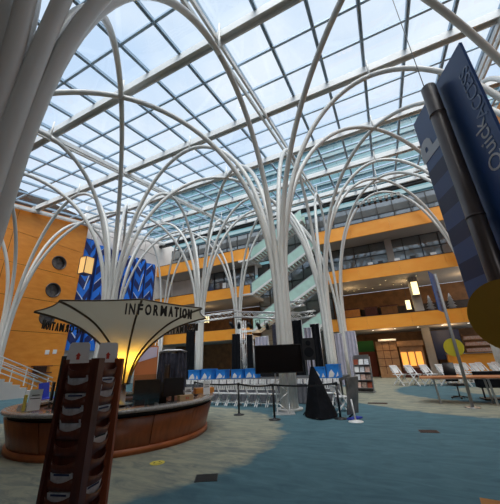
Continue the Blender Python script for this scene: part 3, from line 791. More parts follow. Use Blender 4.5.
def disc(root, c, r, nv, m_, th=.02):
    nv = Vector(nv).normalized(); c = Vector(c)
    MB().tube([c-nv*th/2, c+nv*th/2], r, 48).build('disc', m_, root)
disc(near, (.752, 2.50, 1.84), .245, (.22, .97, .0), M['disc'], .03)
far = thing('wayfinding_sign', 'far blue blade sign with yellow disc on a slim pole beside the table', 'sign', (1.89, 12.4, 0))
MB().cyl(0, 0, 0, 4.5, .05, 16).build('pole', M['polegrey'], far)
MB().cyl(0, 0, 0, .03, .22, 24).build('base_plate', M['metal'], far)
pf, ff, w_ = sign_plate(far, (.02, .38), (-.24, -.36), 3.1, 4.55, False)
disc(far, (-.05, .07, 1.86), .30, (.3, .95, 0), M['yellowdisc'], .02)

# ------------------------------------------------------------------ stage area
stage = thing('stage', 'low dark stage with white skirting behind the folding chairs', 'stage', (-5.6, 12.4, 0))
MB().box(-4.6, 3.4, 0, 3.0, .80, .92).build('deck', M['stagegrey'], stage)
MB().drape(-4.6, 3.4, -.05, .02, .92, .03, 40).build('skirt', M['skirtgrey'], stage)
b = MB()
for X in (-4.4, -2.2, 0, 1.8, 3.2):
    for Y in (.2, 1.5, 2.8): b.box(X-.04, X+.04, Y-.04, Y+.04, 0, .8)
b.build('legs', M['metal'], stage)
MB().drape(-4.6, 3.4, -.075, .74, .93, .02, 60).build('skirt_trim', M['whitecloth'], stage)

def folding_chair(label, group, loc, rz, hh=.80, solid=False):
    r = thing('folding_chair', label, 'chair', loc, rz, group)
    s_ = hh/.80
    MB().box(-.21*s_, .21*s_, -.20*s_, .20*s_, .43*s_, .455*s_).build('seat', M['white'], r)
    b = MB(); b.box(-.20*s_, .20*s_, .245*s_, .27*s_, .60*s_, .635*s_)
    b.box(-.20*s_, .20*s_, .255*s_, .28*s_, .76*s_, .80*s_)
    for q in range(5): b.box((-.16+.08*q)*s_-.018*s_, (-.16+.08*q)*s_+.018*s_, .25*s_, .275*s_, .62*s_, .78*s_)
    if solid: b.obox((0, .235*s_, .66*s_), (1, 0, 0), (0, .33, .8), (0, .8, -.33), .215*s_, .17*s_, .014)
    b.build('backrest', M['white'], r)
    for sx in (-1, 1):
        MB().beam((sx*.215*s_, -.26*s_, 0), (sx*.215*s_, .27*s_, .80*s_), .03*s_, .04*s_).build('leg', M['white'], r)
        MB().beam((sx*.185*s_, .26*s_, 0), (sx*.185*s_, -.16*s_, .44*s_), .03*s_, .04*s_).build('leg', M['white'], r)
    b = MB(); b.beam((-.2*s_, -.17*s_, .13*s_), (.2*s_, -.17*s_, .13*s_), .025, .025); b.beam((-.18*s_, .19*s_, .13*s_), (.18*s_, .19*s_, .13*s_), .025, .025)
    b.build('stretcher', M['white'], r)
    return r
ords = ['first', 'second', 'third', 'fourth', 'fifth', 'sixth', 'seventh', 'eighth', 'ninth', 'tenth']
base = None
for q in range(7):
    lab = 'white folding chair in the row before the stage, '+ords[q]+' from the left'
    loc = (-7.35+.46*q, 11.55-.02*q, 0)
    if base is None: base = folding_chair(lab, 'folding chairs in front of the stage', loc, PI)
    else: dup(base, loc, PI, lab)
for q, X in enumerate((-3.1, -2.62)):
    dup(base, (X, 12.0, 0), PI, 'white folding chair beside the speaker cover, '+('left' if q == 0 else 'right')+' of two', 'folding chairs beside the speaker')
dup(base, (-1.95, 10.9, 0), 2.2, 'white folding chair between the stanchion and the slanted grey board', 'folding chairs beside the speaker')

# blue crates with white print on the stage
def crate(loc, rz, w, h, label):
    h *= random.uniform(.8, 1.1); j = lambda: random.uniform(-.05, .05)
    r = thing('storage_crate', label, 'crate', loc, rz, 'blue crates on the stage')
    MB().box(-w/2, w/2, -.25, .25, 0, h).build('body', M['crate'], r)
    b = MB(); b.box(-w/2-.015, w/2+.015, -.265, .265, h-.05, h); b.build('rim', M['crate'], r)
    b = MB(); b.prism([(-w*.42+j(), .02), (w*.05+j(), .04), (w*.12+j(), h*.3), (-w*.1+j(), h*.62), (-w*.3, h*.4)], -.256, -.251); b.prism([(w*.2, .03), (w*.42, .05+j()), (w*.36+j(), h*.45)], -.256, -.251); b.build('white_print', M['white'], r)
    return r
for (X, Y, rz, w, lab) in ((-9.35, 12.9, .1, .62, 'leftmost blue crate with white print, on the left end of the stage'), (-8.66, 13.05, -.05, .62, 'second blue crate from the left on the stage'),
                      (-8.02, 13.3, .08, .5, 'third blue crate from the left on the stage'), (-7.2, 13.5, -.1, .62, 'fourth blue crate from the left on the stage'), (-6.5, 13.6, 0, .6, 'blue crate nearest the left side of the black screen'),
                      (-3.05, 12.85, .05, .6, 'blue crate behind the speaker, left of two'), (-2.44, 12.9, -.05, .5, 'blue crate behind the speaker, right of two')):
    crate((X, Y, .92), rz, w, .5, lab)
for (X, Y, w, lab) in ((-5.6, 14.2, 1.1, 'black road case on the stage left of the screen'), (-6.9, 14.9, .9, 'black road case far back on the stage')):
    r = thing('road_case', lab, 'case', (X, Y, .92), 0, 'black cases on the stage')
    MB().box(-w/2, w/2, -.3, .3, 0, .42).build('body', M['black'], r)
    b = MB()
    for z in (0, .40):
        for yy in (-.31, .29): b.box(-w/2-.01, w/2+.01, yy, yy+.02, z, z+.02)
    b.build('edging', M['metal'], r)

# drapes on pipes
def drape_stand(X, Y, w, h, mk, label, zb=.02, fl=0):
    r = thing('pipe_drape', label, 'drape', (X, Y, zb), 0, 'drapes around the stage')
    MB().drape(-w/2, w/2, 0, .0, h, .05, max(2, int(w*5)), 0, fl).build('cloth', mk, r)
    MB().tube([(-w/2-.03, .06, h), (w/2+.03, .06, h)], .025, 8).build('crossbar', M['metal'], r)
    for sx in (-1, 1): MB().cyl(sx*w/2, .09, 0, h, .022, 10).build('post', M['metal'], r)
    return r
drape_stand(-12.6, 16.6, .75, 3.9, M['blackcloth'], 'tall narrow black drape left of the tree column beyond the desk')
drape_stand(-9.75, 18.0, .7, 3.5, M['blackcloth'], 'black drape behind the stage, left of two near the pale drape', .02, .1)
drape_stand(-8.95, 18.3, .55, 3.4, M['blackcloth'], 'black drape behind the stage, right of two near the pale drape')
drape_stand(-8.0, 18.3, .95, 3.2, M['palecloth'], 'pale grey drape left of the black screen')
drape_stand(-6.5, 18.0, 1.1, 3.9, M['greycloth'], 'charcoal drape directly behind the left edge of the black screen')
drape_stand(-4.75, 15.9, .55, 3.75, M['blackcloth'], 'black drape just right of the central column')
drape_stand(-4.22, 16.1, .4, 3.3, M['palecloth'], 'narrow pale drape right of the black drape by the speaker')
drape_stand(-3.85, 16.3, .5, 3.5, M['blackcloth'], 'black drape left of the paired white columns')
drape_stand(-3.45, 21.4, .5, 3.3, M['palecloth'], 'lilac grey drape between the paired white columns')
drape_stand(-2.95, 24.0, .75, 3.6, M['palecloth'], 'lilac grey drape right of the paired white columns')

# lighting trusses
def truss(a, b_, w, label):
    a = Vector(a); b_ = Vector(b_); r = thing('lighting_truss', label, 'truss', tuple(a), 0, 'lighting trusses over the stage')
    v = b_-a; d_ = v.normalized(); sd = d_.cross(Vector((0, 0, 1))).normalized()*w/2; u_ = Vector((0, 0, w/2))
    cor = [sd+u_, -sd+u_, -sd-u_, sd-u_]
    for c in cor: MB().tube([c, v+c], .025, 8).build('chord', M['truss'], r)
    n = max(2, int(v.length/w/1.2)); b = MB()
    for i in range(n):
        p0, p1 = v*(i/n), v*((i+1)/n)
        for k in range(4):
            c0, c1 = cor[k], cor[(k+1) % 4]
            if i % 2: c0, c1 = c1, c0
            b.tube([p0+c0, p1+c1], .013, 6)
    b.build('lacing', M['truss'], r)
    return r
truss((-14.2, 14.5, 4.1), (-8.0, 14.5, 4.25), .3, 'long lighting truss reaching left from the stage to the canopy tip')
truss((-8.0, 14.5, 4.25), (-5.0, 17.2, 4.15), .3, 'lighting truss slanting back behind the central column, left side')
truss((-7.9, 14.3, 4.2), (-4.1, 14.3, 3.75), .3, 'lighting truss over the stage ending at the central column')
truss((-4.75, 15.0, 4.5), (-3.95, 15.1, 4.55), .28, 'short upper lighting truss just right of the central column')
truss((-4.6, 15.6, 3.95), (-3.55, 15.6, 4.0), .28, 'short lower lighting truss left of the paired columns')
# truss uprights
def tower_(X, Y, h, label):
    r = thing('truss_tower', label, 'truss', (X, Y, 0), 0, 'upright trusses of the stage')
    for sx in (-.13, .13):
        for sy in (-.13, .13): MB().cyl(sx, sy, 0, h, .022, 8).build('chord', M['truss'], r)
    b = MB(); n = int(h/.35)
    for i in range(n):
        z0, z1 = h*i/n, h*(i+1)/n; s_ = 1 if i % 2 else -1
        b.tube([(-.13*s_, -.13, z0), (.13*s_, -.13, z1)], .012, 6); b.tube([(.13, -.13*s_, z0), (.13, .13*s_, z1)], .012, 6)
    b.build('lacing', M['truss'], r); MB().box(-.3, .3, -.3, .3, 0, .02).build('base_plate', M['truss'], r)
tower_(-14.0, 15.0, 4.0, 'truss upright at the left end of the stage lighting, behind the canopy')
tower_(-8.3, 16.2, 4.1, 'truss upright left of the black screen')
tower_(-5.25, 16.6, 3.9, 'truss upright behind the central column')
# spotlights on the truss
def spot(loc, label, s_=1.0, hang=.18, group='stage spotlights'):
    r = thing('stage_spotlight', label, 'spotlight', loc, random.uniform(-.5, .5), group)
    MB().tube([(0, .0, 0), (0, .22*s_, -.20*s_)], [.06*s_, .09*s_], 14).build('can', M['black'], r)
    b = MB(); b.box(-.11*s_, -.09*s_, .06, .10, -.12*s_, hang); b.box(.09*s_, .11*s_, .06, .10, -.12*s_, hang); b.box(-.11*s_, .11*s_, .06, .10, hang-.02, hang); b.build('yoke', M['black'], r)
    return r
for q in range(6): spot((-8.0+.55*q, 14.05, 3.74-.06*q), 'black spotlight on the stage truss, '+ords[q]+' from the left', 1.2)
# hanging bar of white flood lamps under the roof
bar = thing('lamp_bar', 'bar carrying a row of white flood lamps under the roof before the top gallery', 'lamp bar', (1.05, 24.0, 14.55))
MB().tube([(-1.75, 0, 0), (1.75, 0, 0)], .035, 8).build('pipe', M['black'], bar)
for sx in (-.1, .1): MB().tube([(sx, 0, 0), (sx, 0, 1.9)], .02, 6).build('hanger', M['metal'], bar)
for q in range(8):
    r = thing('flood_lamp', 'white flood lamp on the hanging bar, '+ords[q]+' from the left', 'lamp', (1.05-1.6+.457*q, 23.9, 14.4), 0, 'flood lamps on the hanging bar')
    MB().tube([(0, .12, .02), (0, -.16, -.10)], [.10, .16], 14).build('housing', M['white'], r)
    MB().tube([(0, -.161, -.10), (0, -.175, -.106)], [.14, .14], 14).build('lens', M['paper'], r)
    MB().tube([(0, .05, .0), (0, .05, -.40)], [.07, .11], 12).build('lower_can', M['black'], r)

# screen on a truss stand
tv = thing('display_screen', 'large black flat screen on a stand in front of the central column', 'screen', (-3.68, 9.80, 0), math.atan2(.57, 1.51))
MB().box(-.80, .80, -.035, .035, 1.26, 2.14).build('panel', M['screen'], tv)
b = MB()
for (a0, a1, c0, c1) in ((-.82, .82, 1.24, 1.27), (-.82, .82, 2.13, 2.16), (-.82, -.79, 1.24, 2.16), (.79, .82, 1.24, 2.16)): b.box(a0, a1, -.045, .04, c0, c1)
b.build('bezel', M['black'], tv)
stand_m = MB(); 
for sx in (-.15, .25):
    for sy in (.1, .4): stand_m.cyl(sx, sy, 0, 1.7, .024, 8)
for i in range(5):
    z0, z1 = .05+.3*i, .05+.3*(i+1); s_ = 1 if i % 2 else -1
    stand_m.tube([(.05-.2*s_, .1, z0), (.05+.2*s_, .1, z1)], .014, 6); stand_m.tube([(.25, .25-.15*s_, z0), (.25, .25+.15*s_, z1)], .014, 6)
stand_m.build('truss_stand', M['truss'], tv)
MB().box(-.3, .42, -.05, .55, 0, .02).build('base_plate', M['truss'], tv); MB().box(-.05, .15, .03, .12, 1.5, 1.8).build('wall_mount', M['black'], tv)

# loudspeaker on covered tripod
spk = thing('loudspeaker', 'black loudspeaker on its pole above the pointed black cover', 'loudspeaker', (-2.57, 9.72, 1.62), .25)
MB().prism([(-.19, 0), (.19, 0), (.20, .08), (.20, .62), (.17, .68), (-.17, .68), (-.20, .62), (-.20, .08)], -.16, .18).build('cabinet', M['black'], spk)
b = MB(); b.tube([(0, -.161, .24), (0, -.168, .24)], .15, 24); b.tube([(0, -.161, .52), (0, -.168, .52)], .08, 20); b.build('grille', M['blackcloth'], spk)
sp = thing('tripod_stand', 'tripod speaker stand under a pointed black cloth cover', 'stand', (-2.52, 9.72, 0), .25)
MB().cyl(0, 0, .1, 1.62, .03, 12).build('pole', M['black'], sp)
n = 4; vs = []
for (z, rr) in ((.02, .52), (.5, .36), (1.0, .21), (1.35, .08), (1.42, .05)):
    for k in range(12):
        a = 2*PI*k/12; w = rr*(1.12 if k % 4 == 0 else .86 if k % 4 == 2 else .92); vs.append((w*math.cos(a+.5)+.12*(1-z/1.42), w*math.sin(a+.5), z))
MB().add(vs, [(i*12+k, i*12+(k+1) % 12, (i+1)*12+(k+1) % 12, (i+1)*12+k) for i in range(4) for k in range(12)], False).build('cover', M['blackcloth'], sp)
for q in range(3): a = .5+2*PI*q/3; MB().beam((0, 0, .5), (.5*math.cos(a), .5*math.sin(a), .02), .025, .025).build('leg', M['black'], sp)

# stanchions
sts = [(-5.09, 9.48), (-3.62, 8.98), (-1.80, 9.55)]
slab = ['black stanchion post left of the screen, in front of the folding chairs', 'black stanchion post below the left half of the screen', 'black stanchion post right of the speaker cover']
b0 = None
for (X, Y), lab in zip(sts, slab):
    r = thing('stanchion', lab, 'stanchion', (X, Y, 0), 0, 'belt stanchions')
    MB().cyl(0, 0, .02, .92, .032, 14).build('post', M['black'], r)
    MB().lathe([(0, 0), (.18, 0), (.18, .018), (.06, .035), (.035, .06)], 28).build('base', M['black'], r)
    MB().cyl(0, 0, .90, .98, .042, 14).build('belt_head', M['black'], r)
def belt(a, b_, label):
    r = thing('barrier_belt', label, 'belt', (a[0], a[1], .94), 0, 'stanchion belts')
    n = 10; m_ = MB(); v = Vector((b_[0]-a[0], b_[1]-a[1])); 
    for i in range(n):
        p = lambda t: (v.x*t, v.y*t, -.10*4*t*(1-t)*.5)
        m_.beam(p(i/n), p((i+1)/n), .006, .05)
    m_.build('webbing', M['black'], r)
belt((-7.6, 10.4), sts[0], 'black belt running left from the left stanchion to the desk'); belt(sts[0], sts[1], 'black belt between the left stanchion and the one below the screen'); belt(sts[1], sts[2], 'black belt passing behind the speaker cover'); 
r = thing('stanchion', 'black stanchion post hidden at the right end of the desk', 'stanchion', (-7.6, 10.4, 0), 0, 'belt stanchions')
MB().cyl(0, 0, .02, .92, .032, 14).build('post', M['black'], r); MB().lathe([(0, 0), (.18, 0), (.18, .018), (.06, .035), (.035, .06)], 28).build('base', M['black'], r); MB().cyl(0, 0, .90, .98, .042, 14).build('belt_head', M['black'], r)

# grey board on white stand
r = thing('slanted_board', 'slim grey board leaning beside the right stanchion, seen almost edge-on', 'board', (-1.38, 9.64, 0), 1.1)
MB().obox((0, 0, .62), (1, 0, 0), (0, 1, .18), (0, -.18, 1), .26, .018, .50).build('panel', M['holegrey'], r)
MB().beam((0, .05, .15), (0, .25, 0), .04, .04).build('prop', M['black'], r); MB().box(-.24, .24, -.05, .14, 0, .04).build('foot', M['chairblue'], r)
r = thing('sign_stand', 'white post on a round white base right of the grey board', 'stand', (-1.34, 9.23, 0))
MB().tube([(0, 0, .02), (-.05, .05, .55)], .02, 10).build('post', M['white'], r); MB().lathe([(0, 0), (.2, 0), (.2, .015), (.04, .05), (0, .05)], 28).build('base', M['white'], r)

# magazine kiosk
kio = thing('magazine_rack', 'grey wire magazine rack beside the foot of the right white column', 'rack', (-1.75, 16.65, 0), -.12)
for sx in (-.42, .42):
    MB().beam((sx, 0, 0), (sx, .25, 1.7), .05, .05).build('upright', M['metal'], kio)
MB().box(-.42, .42, -.1, .45, .02, .07).build('base', M['metal'], kio)
for q in range(4):
    z = .22+.36*q; y = .04+.055*q
    MB().box(-.40, .40, y-.14, y+.08, z, z+.02).build('shelf', M['metal'], kio)
MB().obox((0, .30, 1.66), (1, 0, 0), (0, 1, .15), (0, -.15, 1), .38, .015, .13).build('header', M['metal'], kio)
MB().obox((0, .26, .85), (1, 0, 0), (0, 1, -.15), (0, .15, 1), .42, .01, .82).build('back', M['holegrey'], kio)
for q in range(4):
    for c in range(3):
        z = .24+.36*q; y = .0+.055*q
        mg = thing('magazine', ['bottom', 'second', 'third', 'top'][q]+' shelf '+['left', 'middle', 'right'][c]+' magazine on the grey wire rack', 'magazine', (-1.75-.26+.26*c, 16.65+y, z), -.12, 'magazines on the rack')
        MB().obox((0, .02, .13), (1, 0, 0), (0, 1, -.2), (0, .2, 1), .11, .008, .13).build('cover', [M['mag'], M['paper'], M['leaf'], M['greypaper'], M['redpanel']][(q*3+c*2) % 5], mg)

# ------------------------------------------------------------------ right side seating
rl = 'white folding chair at right, '
base2 = None
RC = [(-.05+.82*q, 21.2-.1*q, .95) for q in range(8)]
for q, (X, Y, rz) in enumerate(RC):
    lab = rl+ords[q]+' from the left of the row beyond the table'
    if base2 is None: base2 = folding_chair(lab, 'folding chairs in the row beyond the table', (X, Y, 0), rz, 1.12, True)
    else: dup(base2, (X, Y, 0), rz, lab)
RC2 = [(3.2, 23.4, .95), (4.0, 23.3, .95), (4.8, 23.2, .95), (5.6, 23.1, .95)]
for q, (X, Y, rz) in enumerate(RC2): dup(base2, (X, Y, 0), rz, rl+ords[q]+' from the left in the rear row by the counter', 'folding chairs in the rear row')
# table
tb = thing('table', 'long brown-topped table with grey metal legs behind the far sign pole', 'table', (0.95, 13.1, 0), -.06)
MB().box(-.35, 4.0, -.1, 1.0, .84, .885).build('tabletop', M['tablewood'], tb)
for X in (.15, 1.75, 3.7):
    for Y in (.05, .85): MB().beam((X, Y, 0), (X-.06, Y, .84), .06, .06).build('leg', M['metal'], tb)
MB().box(0, 3.9, .4, .44, .78, .84).build('apron', M['metal'], tb)
# black chair at table
r = office_chair(1.95, 14.95, -2.8, 'black office chair at the brown table behind the far sign', .12); r['group'] = 'black chairs'
r = thing('monitor_cart', 'black covered equipment box under the brown table, right of the pole', 'cart', (3.0, 14.65, 0), .1)
MB().box(-.42, .42, -.25, .25, .42, .98).build('cover', M['blackcloth'], r)
for sx in (-.3, .3): MB().cyl(sx, 0, .05, .42, .03, 8).build('leg', M['black'], r)
MB().box(-.4, .4, -.3, .3, .02, .06).build('foot', M['black'], r)
# bottom right counter corner
r = thing('side_table', 'orange wooden tabletop corner at the bottom right corner', 'table', (.66, 2.27, 0), -.12)
MB().box(-.40, .02, -.9, .34, .71, .75).build('tabletop', M['amberwood'], r)
for sx, sy in ((-.34, .26), (-.10, -.05), (-.34, -.82), (-.06, -.82)): MB().box(sx-.025, sx+.025, sy-.025, sy+.025, 0, .71).build('leg', M['darkwood'], r)

# ------------------------------------------------------------------ shop under the gallery
shop = thing('shop_cabinet', 'tan wooden cabinet unit with lit niches under the first gallery', 'cabinet', (-.05, 29.3, 0))
MB().box(-1.5, .2, 0, .7, 0, 3.0).build('body', M['cab'], shop)
b = MB()
for X in (-.95, -.4): b.box(X-.02, X+.02, -.015, .0, .3, 2.9)
for z in (.9, 1.55, 2.2): b.box(-1.5, .2, -.015, 0, z-.02, z+.02)
b.build('door_joints', M['darkwood'], shop)
MB().box(-1.2, .25, -.4, .5, 3.0, 3.15).build('canopy_board', M['white'], shop)
s2 = thing('display_case', 'amber lit display case right of the tan cabinet under the gallery', 'case', (1.2, 29.1, 0))
MB().box(-.9, .9, .05, .6, 0, 2.5).build('body', M['cab'], s2)
for X in (-.62, -.05, .5): MB().box(X-.22, X+.22, .0, .05, .9, 2.0).build('lit_niche', M['shopglow'], s2)
MB().box(-1.0, 1.0, -.25, .3, 2.5, 2.9).build('head', M['cab'], s2)
MB().box(-.95, .95, -.1, .05, 0, .75).build('plinth', M['darkwood'], s2)
ct = thing('service_counter', 'orange fronted service counter under the gallery at right', 'counter', (5.3, 29.0, 0))
MB().box(-1.6, 2.3, 0, .7, 0, 1.68).build('front', M['parapet'], ct); MB().box(-1.7, 2.4, -.1, .8, 1.68, 1.75).build('top', M['granite'], ct)
bb = thing('menu_board', 'dark board with small red sign above the service counter', 'board', (4.0, 30.6, 0))
MB().box(-.9, 1.2, 0, .1, 1.3, 3.7).build('panel', M['signdark'], bb); MB().box(-.2, .5, -.03, 0, 1.9, 2.2).build('red_sign', M['redink'], bb)
for sx in (-.8, 1.1): MB().box(sx-.04, sx+.04, .0, .1, 0, 1.3).build('post', M['black'], bb)
sh = thing('stock_shelf', 'shelf of pale goods behind the service counter', 'shelf', (6.6, 31.2, 0))
MB().box(-1.2, 1.6, .3, .35, 0, 3.2).build('back', M['brownwall'], sh)
for z in (1.3, 1.8, 2.3, 2.8):
    MB().box(-1.2, 1.6, 0, .3, z, z+.04).build('shelf', M['cab'], sh); MB().box(-1.1, 1.5, .05, .28, z+.04, z+.3).build('goods', M['mag'], sh)
for sx in (-1.2, 1.6): MB().box(sx-.02, sx+.02, 0, .35, 0, 3.2).build('side', M['cab'], sh)
p = thing('wall_panel', 'green over red panel left of the tan cabinet under the gallery', 'panel', (-2.8, 31.0, 0))
MB().box(-1.1, 1.0, 0, .1, 2.2, 3.2).build('upper', M['green'], p); MB().box(-1.1, 1.0, 0, .1, 0, 2.2).build('lower', M['redpanel'], p)
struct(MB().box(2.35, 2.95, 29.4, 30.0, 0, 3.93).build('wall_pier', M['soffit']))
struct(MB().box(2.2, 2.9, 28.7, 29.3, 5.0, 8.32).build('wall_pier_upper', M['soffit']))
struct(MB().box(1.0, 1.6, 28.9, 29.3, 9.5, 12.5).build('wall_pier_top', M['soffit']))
# low stage-left bar goods: posters at back left, ground floor
r = thing('bar_counter', 'orange lit bar counter under the gallery beyond the stage', 'counter', (-12.3, 29.5, 0))
MB().box(-2.2, 3.2, 0, .6, 0, 1.5).build('front', M['wood'], r); MB().box(-2.2, 3.2, .8, .9, 1.5, 3.2).build('back_panel', M['redpanel'], r); MB().box(-2.3, 3.3, -.1, .9, 1.5, 1.56).build('top', M['granite'], r)
for q, X in enumerate((-12.4, -11.0)):
    r = thing('goblet_statue', 'pale tapered display form before the bar counter, '+('left' if q == 0 else 'right')+' of two', 'display', (X, 24.0, 0), 0, 'display forms by the bar')
    MB().lathe([(0, 0), (.6, 0), (.6, .1), (.3, .2), (.28, 1.2), (.55, 1.4), (.4, 2.2), (.22, 2.8), (.12, 3.2), (0, 3.2)], 20).build('form', M['figure'], r)
# first gallery: people-height items, wire trees
for q, (X, z1, lab) in enumerate(((3.3, 1.25, 'left'), (4.75, 1.35, 'right'))):
    r = thing('wire_tree', 'grey tiered wire tree on the first gallery, '+lab+' of two', 'decoration', (X, 27.6, 4.23), 0, 'wire trees on the first gallery')
    prof = [(0, 0), (.26, 0), (.26, .75)]
    for k in range(5): prof += [(.42-.07*k, .8+.24*k), (.16-.02*k, 1.0+.24*k)]
    prof += [(0, 2.15)]
    MB().lathe(prof, 14).build('form', M['figure'], r)
for q in range(12):
    X = -4.0+q*.62+random.uniform(-.15, .15)
    r = thing('ceiling_spot', 'tiny warm downlight under the second gallery, '+(ords+['eleventh', 'twelfth'])[q]+' from the left', 'light', (X, 28.0+random.uniform(0, 3.5), 8.29), 0, 'downlights of the first gallery')
    MB().cyl(0, 0, -.06, .03, .05, 10).build('trim', M['darkmetal'], r); MB().cyl(0, 0, -.07, -.06, .045, 10).build('lens', M['lanternbright'], r)
for q in range(7):
    X = -3.2+q*1.75
    r = thing('soffit_downlight', 'round downlight in the soffit below the first gallery, '+ords[q]+' from the left', 'light', (X, 28.0, 3.93), 0, 'downlights below the first gallery')
    MB().cyl(0, 0, -.03, .01, .09, 14).build('trim', M['white'], r); MB().cyl(0, 0, -.035, -.03, .07, 14).build('lens', M['lamp'], r)
# counters and merchandise standing along the first gallery
for q, (X, w, mk) in enumerate(((-3.4, 1.6, 'amberwood'), (-1.5, 1.2, 'darkwood'), (.2, 1.5, 'brownwall'))):
    r = thing('display_cabinet', ['lit amber cabinet on the first gallery beside the right column', 'dark cabinet in the middle of the first gallery', 'brown cabinet left of the grey pier on the first gallery'][q], 'cabinet', (X, 31.8, 4.23), 0, 'cabinets on the first gallery')
    MB().box(-w/2, w/2, 0, .6, 0, 2.2).build('body', M[mk], r); MB().box(-w/2-.05, w/2+.05, -.05, .65, 2.2, 2.3).build('top', M['darkwood'], r)
# planters / equipment on second gallery rail
for q, X in enumerate((-.6, .3, 1.7, 3.0, 4.6)):
    r = thing('exercise_machine', 'dark machine with pale head behind the second gallery parapet, '+ords[q]+' from the left', 'machine', (X, 28.4, 8.62), 0, 'machines on the second gallery')
    MB().box(-.3, .3, -.3, .5, 0, .15).build('base', M['black'], r); MB().beam((0, -.2, .1), (0, -.25, 1.3), .08, .08).build('mast', M['black'], r); MB().box(-.22, .22, -.32, -.2, 1.2, 1.5).build('head', M['white'] if q % 2 == 0 else M['black'], r)

# ------------------------------------------------------------------ left stairs and furniture
st = thing('staircase', 'pale stepped stairs with white rails descending along the orange wall', 'stairs', (-22.3, 7.0, 0))
ns = 13; poly = [(0, 0)]
Lr, Hr = 6.6, 2.6
pts = [(0, 0), (0, Hr)]
for s_ in range(ns):
    y0 = .4+Lr*s_/ns*.93; z = Hr*(1-s_/ns); pts += [(y0, z), (y0, z-Hr/ns)]
pts = pts[:2]+pts[2:]
MB().prism(pts, -1.6, 0, 'yz').build('steps', M['step'], st)
for side in (.06, -1.66):
    for k, off in enumerate((1.05, .8, .5)):
        MB().tube([(side, 0, Hr+off), (side, .4, Hr+off), (side, 6.6, off+.05)], .035, 8).build('rail', M['white'], st)
    for s_ in range(5): y = .3+1.5*s_; z = max(0, Hr*(1-(y-.4)/6.1)); MB().beam((side, y, z), (side, y, z+1.05), .05, .05).build('post', M['white'], st)
def lounge_chair(X, Y, rz, label):
    r = thing('lounge_chair', label, 'chair', (X, Y, 0), rz, 'blue lounge chairs by the stairs')
    MB().box(-.35, .35, -.35, .35, .22, .45).build('seat', M['chairblue'], r); MB().obox((0, .32, .72), (1, 0, 0), (0, 1, -.15), (0, .15, 1), .35, .07, .36).build('backrest', M['chairblue'], r)
    for sx in (-.3, .3):
        for sy in (-.3, .3): MB().box(sx-.03, sx+.03, sy-.03, sy+.03, 0, .22).build('leg', M['black'], r)
lounge_chair(-14.6, 9.0, 2.2, 'blue lounge chair beyond the desk, left of two'); lounge_chair(-13.9, 9.7, 2.2, 'blue lounge chair beyond the desk, right of two')
r = thing('console_table', 'low wooden table beyond the blue lounge chairs', 'table', (-17.5, 11.5, 0), .6)
MB().box(-.9, .9, -.4, .4, .66, .72).build('tabletop', M['amberwood'], r)
for sx in (-.8, .8):
    for sy in (-.32, .32): MB().box(sx-.04, sx+.04, sy-.04, sy+.04, 0, .66).build('leg', M['amberwood'], r)
r = thing('wall_shelf', 'small dark shelf on the orange wall right of the stairs', 'shelf', (-25.7, 14.6, 1.4))
for z in (0, .5): MB().box(-.05, .4, -.7, .7, z, z+.08).build('shelf', M['darkwood'], r)
MB().box(-.06, 0, -.5, .5, 0, .58).build('back', M['darkwood'], r)
for q, (Y, z) in enumerate(((14.9, 3.0), (15.5, 3.05))):
    r = tag(MB().box(-25.8, -25.77, Y-.16, Y+.16, z-.17, z+.17).box(-25.77, -25.765, Y-.11, Y+.11, z-.11, z+.11, 1).build('wall_notice', [M['paper'], M['white']]), 'small white notice on the orange wall, '+('left' if q == 0 else 'right')+' of two', 'notice', 'notices on the orange wall')

# ------------------------------------------------------------------ floor fittings
def grille(X, Y, rz, w, d_, mk, label):
    r = thing('floor_grille', label, 'grille', (X, Y, 0.001), rz)
    b = MB(); n = 9
    b.box(-w/2, w/2, -d_/2, -d_/2+.015, 0, .006); b.box(-w/2, w/2, d_/2-.015, d_/2, 0, .006); b.box(-w/2, -w/2+.015, -d_/2, d_/2, 0, .006); b.box(w/2-.015, w/2, -d_/2, d_/2, 0, .006); b.build('frame', mk, r)
    b = MB(); b.box(-w/2, w/2, -d_/2, d_/2, 0, .002)
    for q in range(n): y = -d_/2+d_*(q+.5)/n; b.box(-w/2, w/2, y-d_/n*.3, y+d_/n*.3, 0, .005)
    b.build('slats', mk, r)
grille(-2.94, 4.40, 0.5, .34, .30, M['grille'], 'black floor grille on the sage carpet in the foreground')
grille(.33, 8.52, .15, .40, .28, M['rustgrille'], 'brown floor grille on the blue carpet at right')
grille(-1.0, 13.0, 0, .7, .35, M['rustgrille'], 'brown floor grille on the sage ring beyond the right stanchion')
r = thing('floor_sticker', 'round yellow smiling sticker on the carpet before the desk', 'sticker', (-4.19, 4.70, .002), .9)
MB().cyl(0, 0, 0, .003, .13, 32).build('disc', M['sticker'], r)
b = MB(); b.cyl(-.045, .03, .003, .0045, .018, 10); b.cyl(.045, .03, .003, .0045, .018, 10)
for q in range(8):
    a0 = PI+.4+(PI-.8)*q/8; a1 = PI+.4+(PI-.8)*(q+1)/8
    b.add([(r_*math.cos(a), r_*math.sin(a)+.0, .0042) for a in (a0, a1) for r_ in (.07, .09)], [(0, 1, 3, 2)])
b.build('face', M['ink'], r)

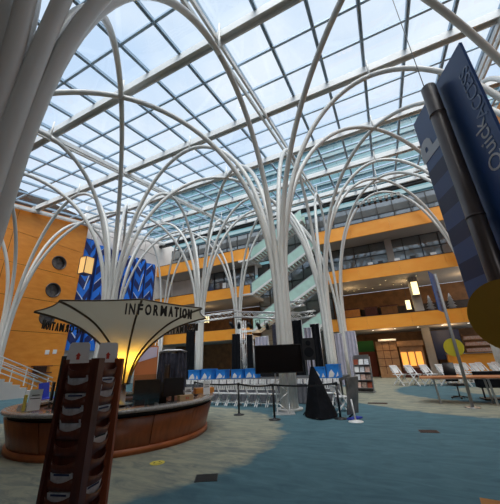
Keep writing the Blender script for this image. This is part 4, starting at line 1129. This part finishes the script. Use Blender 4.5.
# ------------------------------------------------------------------ light
w = bpy.data.worlds.new('sky'); S.world = w; w.use_nodes = True; nt = w.node_tree; N = nt.nodes; L = nt.links
bg = N['Background']; tcw = N.new('ShaderNodeTexCoord'); nz = N.new('ShaderNodeTexNoise'); nz.inputs['Scale'].default_value = 2.6; nz.inputs['Detail'].default_value = 6; nz.inputs['Roughness'].default_value = .55
mpw = N.new('ShaderNodeMapping'); mpw.inputs['Scale'].default_value = (1, 1, 2)
L.new(tcw.outputs['Generated'], mpw.inputs['Vector']); L.new(mpw.outputs['Vector'], nz.inputs['Vector'])
rp = N.new('ShaderNodeValToRGB'); rp.color_ramp.elements[0].position = .35; rp.color_ramp.elements[0].color = (.62, .76, .95, 1)
rp.color_ramp.elements[1].position = .68; rp.color_ramp.elements[1].color = (.90, .95, 1.0, 1)
L.new(nz.outputs['Fac'], rp.inputs['Fac']); L.new(rp.outputs['Color'], bg.inputs['Color']); bg.inputs['Strength'].default_value = 1.0
sun = bpy.data.lights.new('overcast_sun', 'SUN'); sun.energy = 4.0; sun.angle = math.radians(50); sun.color = (1, .95, .88)
so = bpy.data.objects.new('overcast_sun', sun); COL.objects.link(so)
so.rotation_euler = Vector((-.22, .46, -.86)).to_track_quat('-Z', 'Y').to_euler()
def lampa(name, loc, e, col, size=.3):
    l = bpy.data.lights.new(name, 'POINT'); l.energy = e; l.color = col; l.shadow_soft_size = size
    o = bpy.data.objects.new(name, l); COL.objects.link(o); o.location = loc
for X in (-3, 2, 6.5): lampa('gallery_lamp', (X, 29.8, 7.6), 28, (1, .70, .36))
for X, e_ in ((-9, 10), (-1, 15), (4.5, 130)): lampa('near_fill', (X, -3.2, 5.0), e_, (.92, .96, 1), .6)  # added fill lights behind the camera, brightening the near sign and tubes
for X in (-.5, 4.2): lampa('shop_light', (X, 28.4, 3.5), 50, (1, .7, .4))
for X in (-20, -11): lampa('gallery_lamp', (X, 29.5, 7.4), 22, (1, .70, .36))
lampa('shop_light', (-11.5, 28.6, 3.4), 80, (1, .7, .4))  # point light added to lighten the dark area behind the stage

S.view_settings.view_transform = 'Standard'; S.view_settings.look = 'None'; S.view_settings.gamma = 1.0
S.view_settings.use_curve_mapping = False; S.view_settings.exposure = 0.12
S.cycles.max_bounces = 10; S.cycles.transparent_max_bounces = 16; S.cycles.diffuse_bounces = 4
